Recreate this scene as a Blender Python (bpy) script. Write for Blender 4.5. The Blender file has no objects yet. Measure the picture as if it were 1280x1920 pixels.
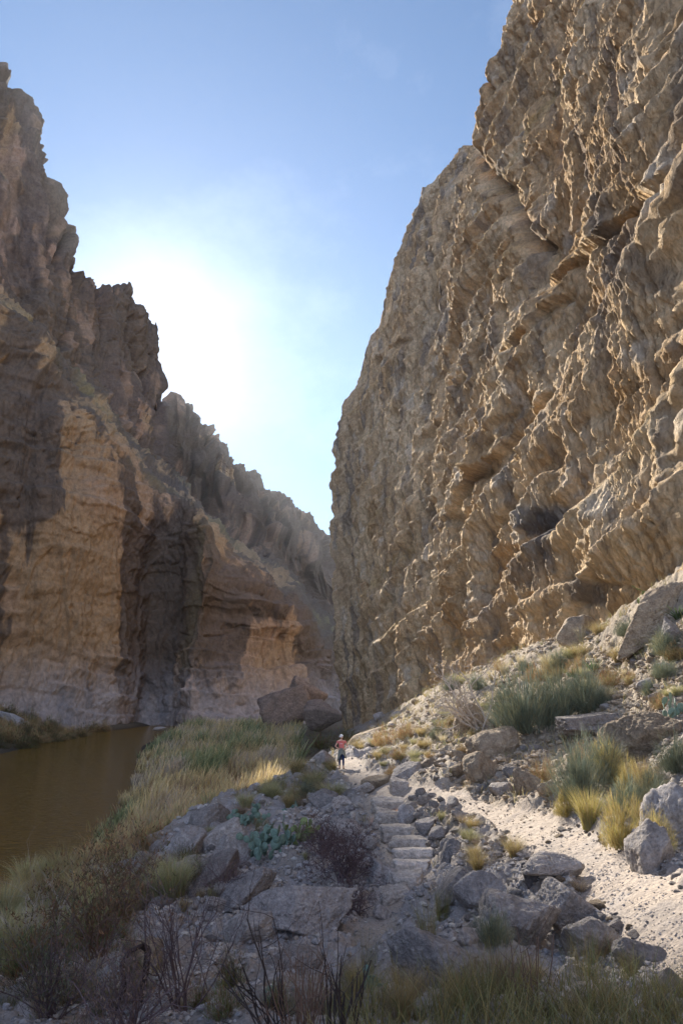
import bpy, math, random
import numpy as np
from mathutils import Vector
R = math.radians
rnd = random.Random(7)
rng = np.random.default_rng(7)
scene = bpy.context.scene
COL = scene.collection

# ------------------------------------------------------------ camera
F = 1280.0; PITCH = R(14.5)
CP, SP = math.cos(PITCH), math.sin(PITCH)
cam = bpy.data.cameras.new('camera')
cam.sensor_fit = 'VERTICAL'; cam.sensor_height = 36; cam.sensor_width = 24; cam.lens = 24
cam.clip_start = 0.05; cam.clip_end = 3000
camo = bpy.data.objects.new('camera', cam); COL.objects.link(camo)
camo.location = (0, 0, 0); camo.rotation_euler = (R(90) + PITCH, 0, 0)
scene.camera = camo

# ------------------------------------------------------------ light
SUN_PX = (278.4, 647.5)
def ray(px, py):
    u = (px - 640) / F; v = (960 - py) / F
    return Vector((u, CP - v * SP, SP + v * CP))
S = ray(*SUN_PX).normalized()
sun_el = math.asin(S.z); sun_az = math.atan2(S.x, S.y)      # azimuth from +Y towards +X
w = bpy.data.worlds.new('World'); scene.world = w; w.use_nodes = True
nt = w.node_tree; nt.nodes.clear()
def N(nt, t, **k):
    n = nt.nodes.new(t)
    for a, b in k.items(): setattr(n, a, b)
    return n
sky = N(nt, 'ShaderNodeTexSky', sky_type='NISHITA'); sky.sun_disc = False
sky.sun_elevation = sun_el; sky.sun_rotation = sun_az
sky.altitude = 700; sky.air_density = 1.0; sky.dust_density = 0.12; sky.ozone_density = 2.5
tc = N(nt, 'ShaderNodeTexCoord')
nrm = N(nt, 'ShaderNodeVectorMath', operation='NORMALIZE'); nt.links.new(tc.outputs['Generated'], nrm.inputs[0])
dot = N(nt, 'ShaderNodeVectorMath', operation='DOT_PRODUCT'); dot.inputs[1].default_value = S
nt.links.new(nrm.outputs[0], dot.inputs[0])
def M(nt, op, a, b=None, clamp=False):
    m = N(nt, 'ShaderNodeMath', operation=op); m.use_clamp = clamp
    for i, x in enumerate((a, b)):
        if x is None: continue
        if isinstance(x, (int, float)): m.inputs[i].default_value = x
        else: nt.links.new(x, m.inputs[i])
    return m.outputs[0]
d0 = M(nt, 'MAXIMUM', dot.outputs['Value'], 0.0)
g1 = M(nt, 'MULTIPLY', M(nt, 'POWER', d0, 150.0), 3.0)
g2 = M(nt, 'MULTIPLY', M(nt, 'POWER', d0, 12.0), 0.25)
# added fill: sky brightened behind the viewer to lift the foreground shade
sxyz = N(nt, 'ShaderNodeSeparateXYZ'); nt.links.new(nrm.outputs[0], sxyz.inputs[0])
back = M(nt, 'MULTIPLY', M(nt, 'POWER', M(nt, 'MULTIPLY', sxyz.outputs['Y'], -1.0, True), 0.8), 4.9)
gl = M(nt, 'ADD', g1, g2)
# thin cirrus streaks
mp = N(nt, 'ShaderNodeMapping'); mp.inputs['Rotation'].default_value = (0.9, 0.2, 0.5); mp.inputs['Scale'].default_value = (2.2, 1.4, 3.4)
nt.links.new(nrm.outputs[0], mp.inputs[0])
cn = N(nt, 'ShaderNodeTexNoise'); cn.inputs['Scale'].default_value = 1.6; cn.inputs['Detail'].default_value = 8; cn.inputs['Roughness'].default_value = 0.62
nt.links.new(mp.outputs[0], cn.inputs['Vector'])
cr = N(nt, 'ShaderNodeMapRange'); cr.inputs[1].default_value = 0.5; cr.inputs[2].default_value = 0.85
cr.inputs[3].default_value = 0; cr.inputs[4].default_value = 0.9; nt.links.new(cn.outputs['Fac'], cr.inputs[0])
hs = N(nt, 'ShaderNodeHueSaturation'); hs.inputs['Saturation'].default_value = 1.02; hs.inputs['Value'].default_value = 0.80; hs.inputs['Hue'].default_value = 0.498
nt.links.new(sky.outputs[0], hs.inputs['Color'])
glow = N(nt, 'ShaderNodeVectorMath', operation='SCALE'); glow.inputs[0].default_value = (1.0, 0.99, 0.96); nt.links.new(gl, glow.inputs['Scale'])
cl = N(nt, 'ShaderNodeVectorMath', operation='SCALE'); cl.inputs[0].default_value = (1, 1, 1); nt.links.new(cr.outputs[0], cl.inputs['Scale'])
back_fill = N(nt, 'ShaderNodeVectorMath', operation='SCALE'); back_fill.inputs[0].default_value = (0.70, 0.84, 1.32); nt.links.new(back, back_fill.inputs['Scale'])
a0 = N(nt, 'ShaderNodeVectorMath', operation='ADD'); nt.links.new(hs.outputs[0], a0.inputs[0]); nt.links.new(back_fill.outputs[0], a0.inputs[1])
a1 = N(nt, 'ShaderNodeVectorMath', operation='ADD'); nt.links.new(a0.outputs[0], a1.inputs[0]); nt.links.new(glow.outputs[0], a1.inputs[1])
a2 = N(nt, 'ShaderNodeVectorMath', operation='ADD'); nt.links.new(a1.outputs[0], a2.inputs[0]); nt.links.new(cl.outputs[0], a2.inputs[1])
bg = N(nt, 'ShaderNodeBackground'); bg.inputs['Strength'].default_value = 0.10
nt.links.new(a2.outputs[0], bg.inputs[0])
wo = N(nt, 'ShaderNodeOutputWorld'); nt.links.new(bg.outputs[0], wo.inputs[0])

sl = bpy.data.lights.new('sun', 'SUN'); sl.energy = 5.0; sl.angle = R(0.5); sl.color = (1.0, 0.93, 0.83)
slo = bpy.data.objects.new('sun', sl); COL.objects.link(slo)
slo.rotation_euler = S.to_track_quat('Z', 'Y').to_euler(); slo.location = (0, 0, 50)
scene.view_settings.view_transform = 'Standard'; scene.view_settings.look = 'None'
scene.view_settings.exposure = 1.22; scene.view_settings.gamma = 1
scene.cycles.max_bounces = 6; scene.cycles.diffuse_bounces = 4; scene.cycles.transparent_max_bounces = 4

# ------------------------------------------------------------ numpy noise
_pr = np.random.default_rng(3)
PERM = np.concatenate([_pr.permutation(256)] * 2).astype(np.int64)
GR = _pr.normal(size=(256, 3)); GR /= np.linalg.norm(GR, axis=1)[:, None]
def noise3(p, seed=0):
    p = np.asarray(p, float) + seed * 17.31
    out = np.empty(len(p))
    for s in range(0, len(p), 200000):
        q = p[s:s + 200000]; i = np.floor(q).astype(np.int64); f = q - i; i &= 255
        u = f * f * f * (f * (f * 6 - 15) + 10); r = 0
        for dx in (0, 1):
            wx = u[:, 0] if dx else 1 - u[:, 0]; A = PERM[(i[:, 0] + dx) & 255]
            for dy in (0, 1):
                wy = u[:, 1] if dy else 1 - u[:, 1]; B = PERM[(A + i[:, 1] + dy) & 255]
                for dz in (0, 1):
                    wz = u[:, 2] if dz else 1 - u[:, 2]; g = GR[PERM[(B + i[:, 2] + dz) & 255]]
                    r = r + wx * wy * wz * (g[:, 0] * (f[:, 0] - dx) + g[:, 1] * (f[:, 1] - dy) + g[:, 2] * (f[:, 2] - dz))
        out[s:s + 200000] = r * 1.7
    return out
def fbm(p, octs=4, seed=0, gain=0.5, lac=2.03, ridge=False):
    p = np.asarray(p, float); a = 1.0; t = 0; r = 0
    for k in range(octs):
        n = noise3(p * lac ** k, seed + k * 3)
        if ridge: n = (1 - 2 * np.abs(n)) if ridge is True else (2.6 * np.abs(n) - 0.7)
        r = r + a * n; t += a; a *= gain
    return r / t
def P3(x, y, z): return np.stack([x, y, z], 1)
def sst(a, b, x):
    t = np.clip((x - a) / (b - a), 0, 1); return t * t * (3 - 2 * t)
def plates(n, k, sharp=0.75):
    """quantise a noise field into plates with abrupt edges"""
    q = n * k; f = np.floor(q); r = q - f
    return (f + sst(sharp, 1.0, r)) / k
def project(P):
    x, y, z = P[:, 0], P[:, 1], P[:, 2]
    d = np.maximum(y * CP + z * SP, 0.1); up = -y * SP + z * CP
    return 640 + F * x / d, 960 - F * up / d
def at(px, py, Y):
    r = ray(px, py); k = Y / r.y
    return np.array([r.x * k, Y, r.z * k])

# ------------------------------------------------------------ mesh helpers
def mesh_np(name, V, faces, mat=None, smooth=False, col=None):
    me = bpy.data.meshes.new(name)
    V = np.asarray(V, np.float32); faces = np.asarray(faces, np.int32)
    n, k = faces.shape
    me.vertices.add(len(V)); me.vertices.foreach_set('co', V.ravel())
    me.loops.add(n * k); me.loops.foreach_set('vertex_index', faces.ravel())
    me.polygons.add(n); me.polygons.foreach_set('loop_start', np.arange(n, dtype=np.int32) * k)
    me.polygons.foreach_set('use_smooth', np.full(n, smooth))
    me.update(calc_edges=True); me.validate()
    if col is not None:
        a = me.color_attributes.new('Col', 'FLOAT_COLOR', 'POINT')
        c = np.ones((len(V), 4), np.float32); c[:, :3] = col
        a.data.foreach_set('color', c.ravel())
    if mat: me.materials.append(mat)
    return me
def grid_faces(nu, nv):
    i = np.arange(nu - 1)[:, None] * nv + np.arange(nv - 1)[None]
    return np.stack([i, i + nv, i + nv + 1, i + 1], -1).reshape(-1, 4)
def link(name, me, parent=None, loc=(0, 0, 0), rot=(0, 0, 0), scale=(1, 1, 1)):
    o = bpy.data.objects.new(name, me); COL.objects.link(o)
    o.location = loc; o.rotation_euler = rot; o.scale = scale
    if parent: o.parent = parent
    return o
def tag(o, label=None, cat=None, group=None, kind=None):
    if label: o['label'] = label
    if cat: o['category'] = cat
    if group: o['group'] = group
    if kind: o['kind'] = kind
    return o
def empty(name, loc, rz=0):
    o = bpy.data.objects.new(name, None); COL.objects.link(o); o.location = loc; o.rotation_euler = (0, 0, rz)
    o.empty_display_size = 0.2
    return o
def children(o): return [c for c in bpy.data.objects if c.parent == o]

# ------------------------------------------------------------ materials
def new_mat(name):
    m = bpy.data.materials.new(name); m.use_nodes = True; t = m.node_tree; t.nodes.clear()
    out = N(t, 'ShaderNodeOutputMaterial'); b = N(t, 'ShaderNodeBsdfPrincipled'); t.links.new(b.outputs[0], out.inputs[0])
    b.inputs['Specular IOR Level'].default_value = 0.25
    return m, t, b, out
def rock_mat(name, base=None, dark=None, scale=1.0, bump=0.5, bdist=0.3, attr=False, stretch=(1, 1, 1), rough=0.92, var=0.35):
    m, t, b, out = new_mat(name)
    b.inputs['Roughness'].default_value = rough
    tcx = N(t, 'ShaderNodeTexCoord'); mpx = N(t, 'ShaderNodeMapping'); mpx.inputs['Scale'].default_value = [s * scale for s in stretch]
    t.links.new(tcx.outputs['Object'], mpx.inputs[0])
    n1 = N(t, 'ShaderNodeTexNoise'); n1.inputs['Scale'].default_value = 2.0; n1.inputs['Detail'].default_value = 9; n1.inputs['Roughness'].default_value = 0.68
    n2 = N(t, 'ShaderNodeTexNoise'); n2.inputs['Scale'].default_value = 9.0; n2.inputs['Detail'].default_value = 6; n2.inputs['Roughness'].default_value = 0.7
    vo = N(t, 'ShaderNodeTexVoronoi', feature='F1'); vo.inputs['Scale'].default_value = 5.0
    for x in (n1, n2, vo): t.links.new(mpx.outputs[0], x.inputs['Vector'])
    mr = N(t, 'ShaderNodeMapRange'); mr.inputs[1].default_value = 0.3; mr.inputs[2].default_value = 0.7
    mr.inputs[3].default_value = 1 - var; mr.inputs[4].default_value = 1 + var; t.links.new(n2.outputs['Fac'], mr.inputs[0])
    if attr:
        ca = N(t, 'ShaderNodeAttribute', attribute_name='Col'); csrc = ca.outputs['Color']
    else:
        rp = N(t, 'ShaderNodeValToRGB'); rp.color_ramp.elements[0].position = 0.36; rp.color_ramp.elements[1].position = 0.62
        rp.color_ramp.elements[0].color = (*dark, 1); rp.color_ramp.elements[1].color = (*base, 1)
        t.links.new(n1.outputs['Fac'], rp.inputs[0])
        oi = N(t, 'ShaderNodeObjectInfo'); orr = N(t, 'ShaderNodeMapRange'); orr.inputs[3].default_value = 0.7; orr.inputs[4].default_value = 1.25
        t.links.new(oi.outputs['Random'], orr.inputs[0])
        sc0 = N(t, 'ShaderNodeVectorMath', operation='SCALE'); t.links.new(rp.outputs[0], sc0.inputs[0]); t.links.new(orr.outputs[0], sc0.inputs['Scale'])
        csrc = sc0.outputs[0]
    sc = N(t, 'ShaderNodeVectorMath', operation='SCALE'); t.links.new(csrc, sc.inputs[0]); t.links.new(mr.outputs[0], sc.inputs['Scale'])
    t.links.new(sc.outputs[0], b.inputs['Base Color'])
    add = M(t, 'ADD', M(t, 'MULTIPLY', n1.outputs['Fac'], 1.0), M(t, 'ADD', M(t, 'MULTIPLY', n2.outputs['Fac'], 0.45), M(t, 'MULTIPLY', vo.outputs['Distance'], 0.25)))
    bp = N(t, 'ShaderNodeBump'); bp.inputs['Strength'].default_value = bump; bp.inputs['Distance'].default_value = bdist
    t.links.new(add, bp.inputs['Height']); t.links.new(bp.outputs[0], b.inputs['Normal'])
    return m
def leaf_mat(name, transl=0.35, rough=0.6):
    m, t, b, out = new_mat(name)
    ca = N(t, 'ShaderNodeAttribute', attribute_name='Col'); oi = N(t, 'ShaderNodeObjectInfo')
    mr = N(t, 'ShaderNodeMapRange'); mr.inputs[3].default_value = 0.8; mr.inputs[4].default_value = 1.2; t.links.new(oi.outputs['Random'], mr.inputs[0])
    sc = N(t, 'ShaderNodeVectorMath', operation='SCALE'); t.links.new(ca.outputs['Color'], sc.inputs[0]); t.links.new(mr.outputs[0], sc.inputs['Scale'])
    t.links.new(sc.outputs[0], b.inputs['Base Color']); b.inputs['Roughness'].default_value = rough
    tr = N(t, 'ShaderNodeBsdfTranslucent'); t.links.new(sc.outputs[0], tr.inputs['Color'])
    mx = N(t, 'ShaderNodeMixShader'); mx.inputs[0].default_value = transl
    t.links.new(b.outputs[0], mx.inputs[1]); t.links.new(tr.outputs[0], mx.inputs[2]); t.links.new(mx.outputs[0], out.inputs[0])
    return m
def plain_mat(name, c, rough=0.8, var=0.15, scale=20):
    m, t, b, out = new_mat(name); b.inputs['Roughness'].default_value = rough
    n = N(t, 'ShaderNodeTexNoise'); n.inputs['Scale'].default_value = scale; n.inputs['Detail'].default_value = 4
    tcx = N(t, 'ShaderNodeTexCoord'); t.links.new(tcx.outputs['Object'], n.inputs['Vector'])
    rp = N(t, 'ShaderNodeValToRGB'); rp.color_ramp.elements[0].position = 0.3; rp.color_ramp.elements[1].position = 0.7
    rp.color_ramp.elements[0].color = (*[x * (1 - var) for x in c], 1); rp.color_ramp.elements[1].color = (*[min(1, x * (1 + var)) for x in c], 1)
    t.links.new(n.outputs['Fac'], rp.inputs[0]); t.links.new(rp.outputs[0], b.inputs['Base Color'])
    bp = N(t, 'ShaderNodeBump'); bp.inputs['Strength'].default_value = 0.3; bp.inputs['Distance'].default_value = 0.01
    t.links.new(n.outputs['Fac'], bp.inputs['Height']); t.links.new(bp.outputs[0], b.inputs['Normal'])
    return m
M_WR = rock_mat('sunlit limestone', attr=True, scale=0.35, bump=0.9, bdist=0.8, stretch=(1, 1, 0.7), var=0.35)
M_WL = rock_mat('varnished limestone', attr=True, scale=0.12, bump=0.7, bdist=1.2, stretch=(1, 1, 0.8), var=0.3)
M_GR = rock_mat('gravelly soil', attr=True, scale=2.6, bump=0.75, bdist=0.09, var=0.3)
M_PALE = rock_mat('pale rock', (0.46, 0.41, 0.37), (0.27, 0.235, 0.21), scale=2.2, bump=1.0, bdist=0.14)
M_TAN = rock_mat('tan rock', (0.42, 0.33, 0.23), (0.24, 0.18, 0.125), scale=2.0, bump=1.0, bdist=0.16)
M_GREY = rock_mat('grey rock', (0.46, 0.415, 0.385), (0.26, 0.235, 0.22), scale=2.4, bump=1.0, bdist=0.15)
M_STEP = rock_mat('worn step stone', (0.56, 0.49, 0.42), (0.34, 0.30, 0.26), scale=2.2, bump=0.8, bdist=0.08)
M_DARK = rock_mat('dark rock', (0.10, 0.095, 0.10), (0.05, 0.047, 0.05), scale=3, bump=0.5, bdist=0.05)
M_RED = rock_mat('reddish far rock', (0.34, 0.255, 0.20), (0.22, 0.165, 0.13), scale=0.35, bump=0.7, bdist=0.6)
M_LEAF = leaf_mat('grass blades', 0.35)
M_SHRUB = leaf_mat('shrub leaves', 0.2)
M_TWIG = leaf_mat('bare twigs', 0.0, 0.85)

# ------------------------------------------------------------ terrain height
def G(px, py, Y):
    p = at(px, py, Y); return (p[0], p[1], p[2])
CTRL = [
 G(0,1920,7.5),G(200,1920,6.5),G(420,1920,6),G(640,1920,6),G(860,1920,5.6),G(1100,1920,5.2),G(1280,1920,5),
 G(0,1850,10.5),G(200,1850,9.5),G(420,1850,9.3),G(640,1850,9),G(860,1850,8),G(1100,1850,7.3),G(1280,1850,6.6),
 G(0,1780,14),G(150,1780,13.5),G(350,1780,13),G(550,1780,12.5),G(700,1780,12.5),G(850,1780,11),G(1050,1780,9.5),G(1200,1780,8),G(1280,1780,7.6),
 G(0,1700,23),G(100,1700,21),G(250,1700,18),G(400,1700,17),G(550,1700,16.5),G(700,1700,15.5),G(760,1700,15.2),G(900,1700,13),G(1000,1700,11.9),G(1100,1700,10.6),G(1200,1700,9),G(1280,1700,8.3),
 G(200,1630,24),G(270,1620,23),G(400,1620,21),G(550,1620,20),G(650,1620,19),G(740,1620,18),G(830,1620,17),G(920,1620,15),G(1000,1620,13.3),G(1100,1620,12),G(1200,1620,11),G(1280,1620,10.5),
 G(340,1560,27),G(450,1560,25.5),G(550,1560,24),G(650,1560,22.5),G(740,1560,21),G(830,1560,19.5),G(900,1560,17.8),G(970,1560,16.5),G(1060,1560,15),G(1150,1560,14),G(1280,1560,12.5),
 G(400,1500,31),G(520,1500,30),G(620,1500,28),G(700,1500,25),G(760,1500,23.5),G(850,1500,21.5),G(950,1500,20),G(1030,1500,18.5),
 G(1150,1440,19),G(1280,1440,14.5),G(1000,1420,23),G(900,1420,25),G(800,1430,27),G(720,1440,31),G(640,1442,36),G(655,1450,34),G(600,1432,38),G(560,1450,37),
 G(850,1340,37),G(1000,1340,28),G(1150,1340,23),G(1280,1340,18),G(1280,1250,21),G(1150,1250,27),G(1000,1270,36),G(850,1300,55),
 G(1280,1150,24.5),G(1150,1170,32),G(1280,1060,28),G(1000,1220,43),G(900,1262,56),G(830,1290,70),G(760,1320,90),G(700,1350,110),G(650,1372,130),
 G(700,1390,48),G(640,1405,58),
 (-15.5,36,-9.4),(-14,48,-9.4),(-19,68,-9.4),(-31,120,-9.4),(-37,168,-9.4),(-10,60,-9),(-12,90,-9),(-12,130,-9),(-20,150,-9),(-9,36,-7.8),(-6,46,-7.6),(-1,62,-6.6),(0,90,-7.5),
 (-20,36,-12),(-19,22,-12),(-24,68,-12),(-43,170,-12),(-40,100,-12.5),(-45,60,-12.5),(-35,30,-12.5),
 (-53.5,112,-10.1),(-57,172,-10.1),(-64,115,-7.5),(-70,150,-6.5),(-90,100,-5),(-51,60,-10.1),(-62,60,-7),(-50,0,-10),(-62,0,-7),(-52,140,-11.5),
 (-50,178,-12),(-45,188,-12),(-34,180,-11),(-62,176,-11),(-34,108,-12),
 (0,165,-8),(10,180,-8),(-30,185,-10.5),(-60,190,-8),
 (-11,12,-6),(-13,22,-8.2),(-15,30,-9.3),(-17,10,-12),(-17,0,-11),(-8,2,-4),(0,0,-1.75),(3,2,-1.6),(7,5,-1.3),(10,12,0),(0,-5,-1.6),(7,-5,0),(-8,-5,-4),(-17,-5,-12),
 (13,0,3),(13,16,3.5),(20,-5,6),(-35,0,-12.5),(18,40,5),(18,70,4),(10,120,-3),(20,28,7),
]
C = np.array(CTRL, float)
def fan(x, y):
    d = np.maximum(y + 8, 0.6); return np.stack([x / d * 2.6, np.log(d) * 1.3], -1)
CF = fan(C[:, 0], C[:, 1])
def tps(r2): return 0.5 * r2 * np.log(r2 + 1e-9)
_n = len(C); A = np.zeros((_n + 3, _n + 3))
A[:_n, :_n] = tps(((CF[:, None] - CF[None]) ** 2).sum(-1)) + np.eye(_n) * 0.002
A[:_n, _n] = 1; A[:_n, _n + 1:] = CF; A[_n, :_n] = 1; A[_n + 1:, :_n] = CF.T
W = np.linalg.solve(A, np.concatenate([C[:, 2], np.zeros(3)]))
def hbase(x, y):
    x = np.asarray(x, float).ravel(); y = np.asarray(y, float).ravel(); q = fan(x, y); out = np.empty(len(x))
    for s in range(0, len(x), 60000):
        e = q[s:s + 60000]
        out[s:s + 60000] = tps(((e[:, None] - CF[None]) ** 2).sum(-1)) @ W[:_n] + W[_n] + e @ W[_n + 1:]
    return np.clip(out, -13, 14)
def hit_base(px, py, f=hbase):
    r = ray(px, py); Y = np.exp(np.linspace(math.log(2.5), math.log(190), 500)); k = Y / r.y
    z = f(r.x * k, Y); i = np.argmax(z >= r.z * k)
    if z[i] < r.z * k[i]: i = len(Y) - 1
    if i > 0:
        a = z[i - 1] - r.z * k[i - 1]; b = z[i] - r.z * k[i]; tt = -a / (b - a + 1e-9); Yc = Y[i - 1] + (Y[i] - Y[i - 1]) * np.clip(tt, 0, 1)
    else: Yc = Y[0]
    kk = Yc / r.y
    return np.array([r.x * kk, Yc, r.z * kk])
def polyd(x, y, pts, wid):
    """distance to polyline divided by local half width"""
    best = np.full(len(x), 9.0)
    for (a, b, wa, wb) in zip(pts[:-1], pts[1:], wid[:-1], wid[1:]):
        ax, ay = a[:2]; bx, by = b[:2]; dx, dy = bx - ax, by - ay; L = dx * dx + dy * dy
        t = np.clip(((x - ax) * dx + (y - ay) * dy) / L, 0, 1)
        d = np.hypot(x - ax - t * dx, y - ay - t * dy) / (wa + (wb - wa) * t); best = np.minimum(best, d)
    return best
PATH = [(1400,1850),(1275,1735),(1190,1672),(1120,1620),(1045,1573),(965,1538),(860,1508),(790,1488),(730,1482),(690,1466),(662,1448),(645,1425)]
PATHW = [0.48,0.48,0.5,0.52,0.55,0.55,0.5,0.45,0.5,0.6,0.55,0.7]
PATHP = [hit_base(*p) for p in PATH]
STEP = [(735,1490),(722,1530),(745,1575),(768,1620),(752,1670),(705,1730),(700,1800)]
STEPP = [hit_base(*p) for p in STEP]; STEPW = [0.9, 0.55, 0.55, 0.55, 0.6, 0.4, 0.3]
def path_mask(x, y):
    d1 = polyd(x, y, PATHP, PATHW); d2 = polyd(x, y, STEPP, STEPW)
    n = fbm(P3(x, y, x * 0), 3, 5) * 0.35
    return 1 - sst(0.75, 1.25, np.minimum(d1, d2) + n)
def ground_z(x, y, full=False):
    x = np.asarray(x, float).ravel(); y = np.asarray(y, float).ravel()
    z = hbase(x, y); m = path_mask(x, y)
    p = P3(x, y, z * 0.6)
    dry = sst(-9.6, -8.0, z)
    rid = fbm(p * 0.45, 4, 11, ridge=True); med = fbm(p * 1.3, 4, 21); pl = plates(fbm(p * np.array([0.7, 0.7, 1.6]), 3, 31) * 0.5 + 0.5, 7)
    small = fbm(p * 5.0, 3, 41)
    amp = 0.12 + 0.88 * sst(-9.0, -6.0, z)
    rough = (1 - m) * amp * (0.3 + 0.7 * sst(4, 10, y))
    zz = z + rough * (0.30 * rid + 0.22 * med + 0.75 * (pl - 0.5) + 0.09 * small + 0.10 * (plates(small * 0.5 + 0.5, 5) - 0.5)) + m * (0.055 * med + 0.035 * small + 0.02 * rid)
    zz = np.where(z < -9.8, np.minimum(zz, z), zz)
    return (zz, z, m) if full else zz
HITC = {}
def hit(px, py):
    k = (round(px, 1), round(py, 1))
    if k not in HITC: HITC[k] = hit_base(px, py, ground_z)
    return HITC[k]
def pxm(p):  # metres per photo pixel at point p
    return (p[1] * CP + p[2] * SP) / F

# ------------------------------------------------------------ cliffs
def catmull(P, t):
    """P: (K,...) control values, t: (n,) in 0..K-1"""
    K = len(P); i = np.clip(np.floor(t).astype(int), 0, K - 2); f = t - i
    p0 = P[np.maximum(i - 1, 0)]; p1 = P[i]; p2 = P[i + 1]; p3 = P[np.minimum(i + 2, K - 1)]
    f = f.reshape(-1, *([1] * (P.ndim - 1)))
    m1 = (p2 - p0) * 0.35; m2 = (p3 - p1) * 0.35
    return (2*f**3 - 3*f**2 + 1) * p1 + (f**3 - 2*f**2 + f) * m1 + (-2*f**3 + 3*f**2) * p2 + (f**3 - f**2) * m2
def surf(ctrl, ucount, vcount):
    ctrl = np.array(ctrl, float)                          # K, M, 3
    tu = np.concatenate([k + np.arange(c) / c for k, c in enumerate(ucount)] + [[len(ucount)]])
    tv = np.concatenate([k + np.arange(c) / c for k, c in enumerate(vcount)] + [[len(vcount)]])
    a = catmull(ctrl, tu)                                 # nu, M, 3
    b = catmull(np.swapaxes(a, 0, 1), tv)                 # nv, nu, 3
    g = np.swapaxes(b, 0, 1)
    du = np.gradient(g, axis=0); dv = np.gradient(g, axis=1)
    n = np.cross(du, dv); n /= np.linalg.norm(n, axis=2)[..., None] + 1e-9
    T = np.broadcast_to(tv[None, :], g.shape[:2]); U = np.broadcast_to(tu[:, None], g.shape[:2])
    return g, n, U, T
def W3(x, y, z): return np.array([x, y, z], float)

# right (sunlit) wall: columns from behind the camera to the far corner and round it
def rcol(base, top, b1=0.35, back=30):
    base = np.array(base, float); top = np.array(top, float)
    lo = base + (0, 0, -5); mid = base + (top - base) * 0.45 + np.array([-b1 * 4, 0, 0]) * 0.6
    bk = top + np.array([back * 0.5, back * 0.25, 4]); bk2 = top + np.array([back * 3, back, 10])
    return [lo, base, mid, top, bk, bk2]
RC = [
 rcol((17,-60,6), (40,-60,95)),
 rcol((15.5,0,6), (34,0,95)),
 rcol(at(1280,1075,28), (31,32,92), 0.8),
 rcol(at(1150,1165,33), (29,42,90), 0.6),
 rcol(at(1000,1222,44), (26,52,86), 0.6),
 rcol(at(905,1262,57), at(985,-10,66), 0.6),
 rcol(at(830,1292,71), at(885,250,86), 0.6),
 rcol(at(765,1322,90), at(772,395,102), 0.5),
 rcol(at(705,1350,110), at(716,550,115), 0.9),
 rcol(at(668,1366,124), at(668,700,124), 0.4),
 rcol(at(648,1375,130), at(636,860,129), 0.6),
 rcol((7,137,-8), (9,138,45), 0),
 rcol((60,150,-8), (60,150,60), 0),
]
g, n, U, T = surf(RC, [10, 45, 90, 100, 90, 85, 85, 85, 70, 60, 30, 12], [14, 260, 330, 24, 6])
p = g.reshape(-1, 3); nn = n.reshape(-1, 3)
if nn[len(nn) // 2, 0] > 0: nn = -nn
Y, Z = p[:, 1], p[:, 2]
warp = fbm(p * 0.025, 3, 51) * 3.2 + fbm(p * 0.15, 2, 52) * 0.7
zs = Z + 0.20 * Y + warp
TT = T.reshape(-1)
def saw(q):       # sloping top, undercut below: relief of a bedding ledge
    r = q - np.floor(q); return r ** 1.6 * (1 - sst(0.88, 1.0, r))
bm_ = sst(-0.35, 0.25, fbm(p * np.array([0.03, 0.018, 0.05]), 2, 61)); bm2 = sst(-0.3, 0.2, fbm(p * np.array([0.06, 0.035, 0.1]), 2, 62))
led = saw(zs / 9.5) * bm_ + 0.55 * saw(zs / 4.1 + 0.3) * bm2
P_ = p + np.stack([fbm(p * 0.1, 2, 71), fbm(p * 0.1, 2, 72), fbm(p * 0.1, 2, 73)], 1) * 0.9
bedp = fbm(P3(zs * 0.16, Y * 0.012, Z * 0), 4, 63, gain=0.6)
flut = fbm(P_ * np.array([0.30, 0.30, 0.10]), 5, 81, ridge='b', gain=0.55)
flut2 = fbm(P_ * np.array([0.9, 0.9, 0.5]), 5, 85, ridge='b', gain=0.62)
pl2 = plates(fbm(P_ * np.array([0.5, 0.5, 0.34]), 3, 96) * 0.5 + 0.5, 9, 0.8)
big = fbm(p * np.array([0.06, 0.05, 0.028]), 3, 91)
pl = plates(fbm(P_ * np.array([0.16, 0.10, 0.13]), 3, 95) * 0.5 + 0.5, 7, 0.88)
bed = fbm(P_ * np.array([0.22, 0.06, 0.4]), 5, 87, ridge='b', gain=0.6)
fine = fbm(P_ * np.array([2.4, 2.4, 1.5]), 4, 99, ridge='b', gain=0.6)
fs = 0.5 + 0.5 * sst(30, 75, Y)
farL = sst(62, 95, Y)
D = 3.0 * big + (2.4 * led * (1 - 0.45 * farL) + 1.3 * bedp * (1 - 0.7 * farL) + (0.6 + 0.7 * farL) * flut + 0.6 * bed * (1 - 0.7 * farL) + 2.4 * (pl - 0.5)) * fs + 0.17 * flut2 + 0.6 * (pl2 - 0.5) + 0.12 * fine - 0.5
D -= 1.3 * sst(0.80, 0.96, fbm(P_ * np.array([0.16, 0.16, 0.035]), 3, 89, ridge=True)) + 0.5 * sst(0.84, 0.97, fbm(P_ * np.array([0.6, 0.6, 0.2]), 3, 90, ridge=True))
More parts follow.
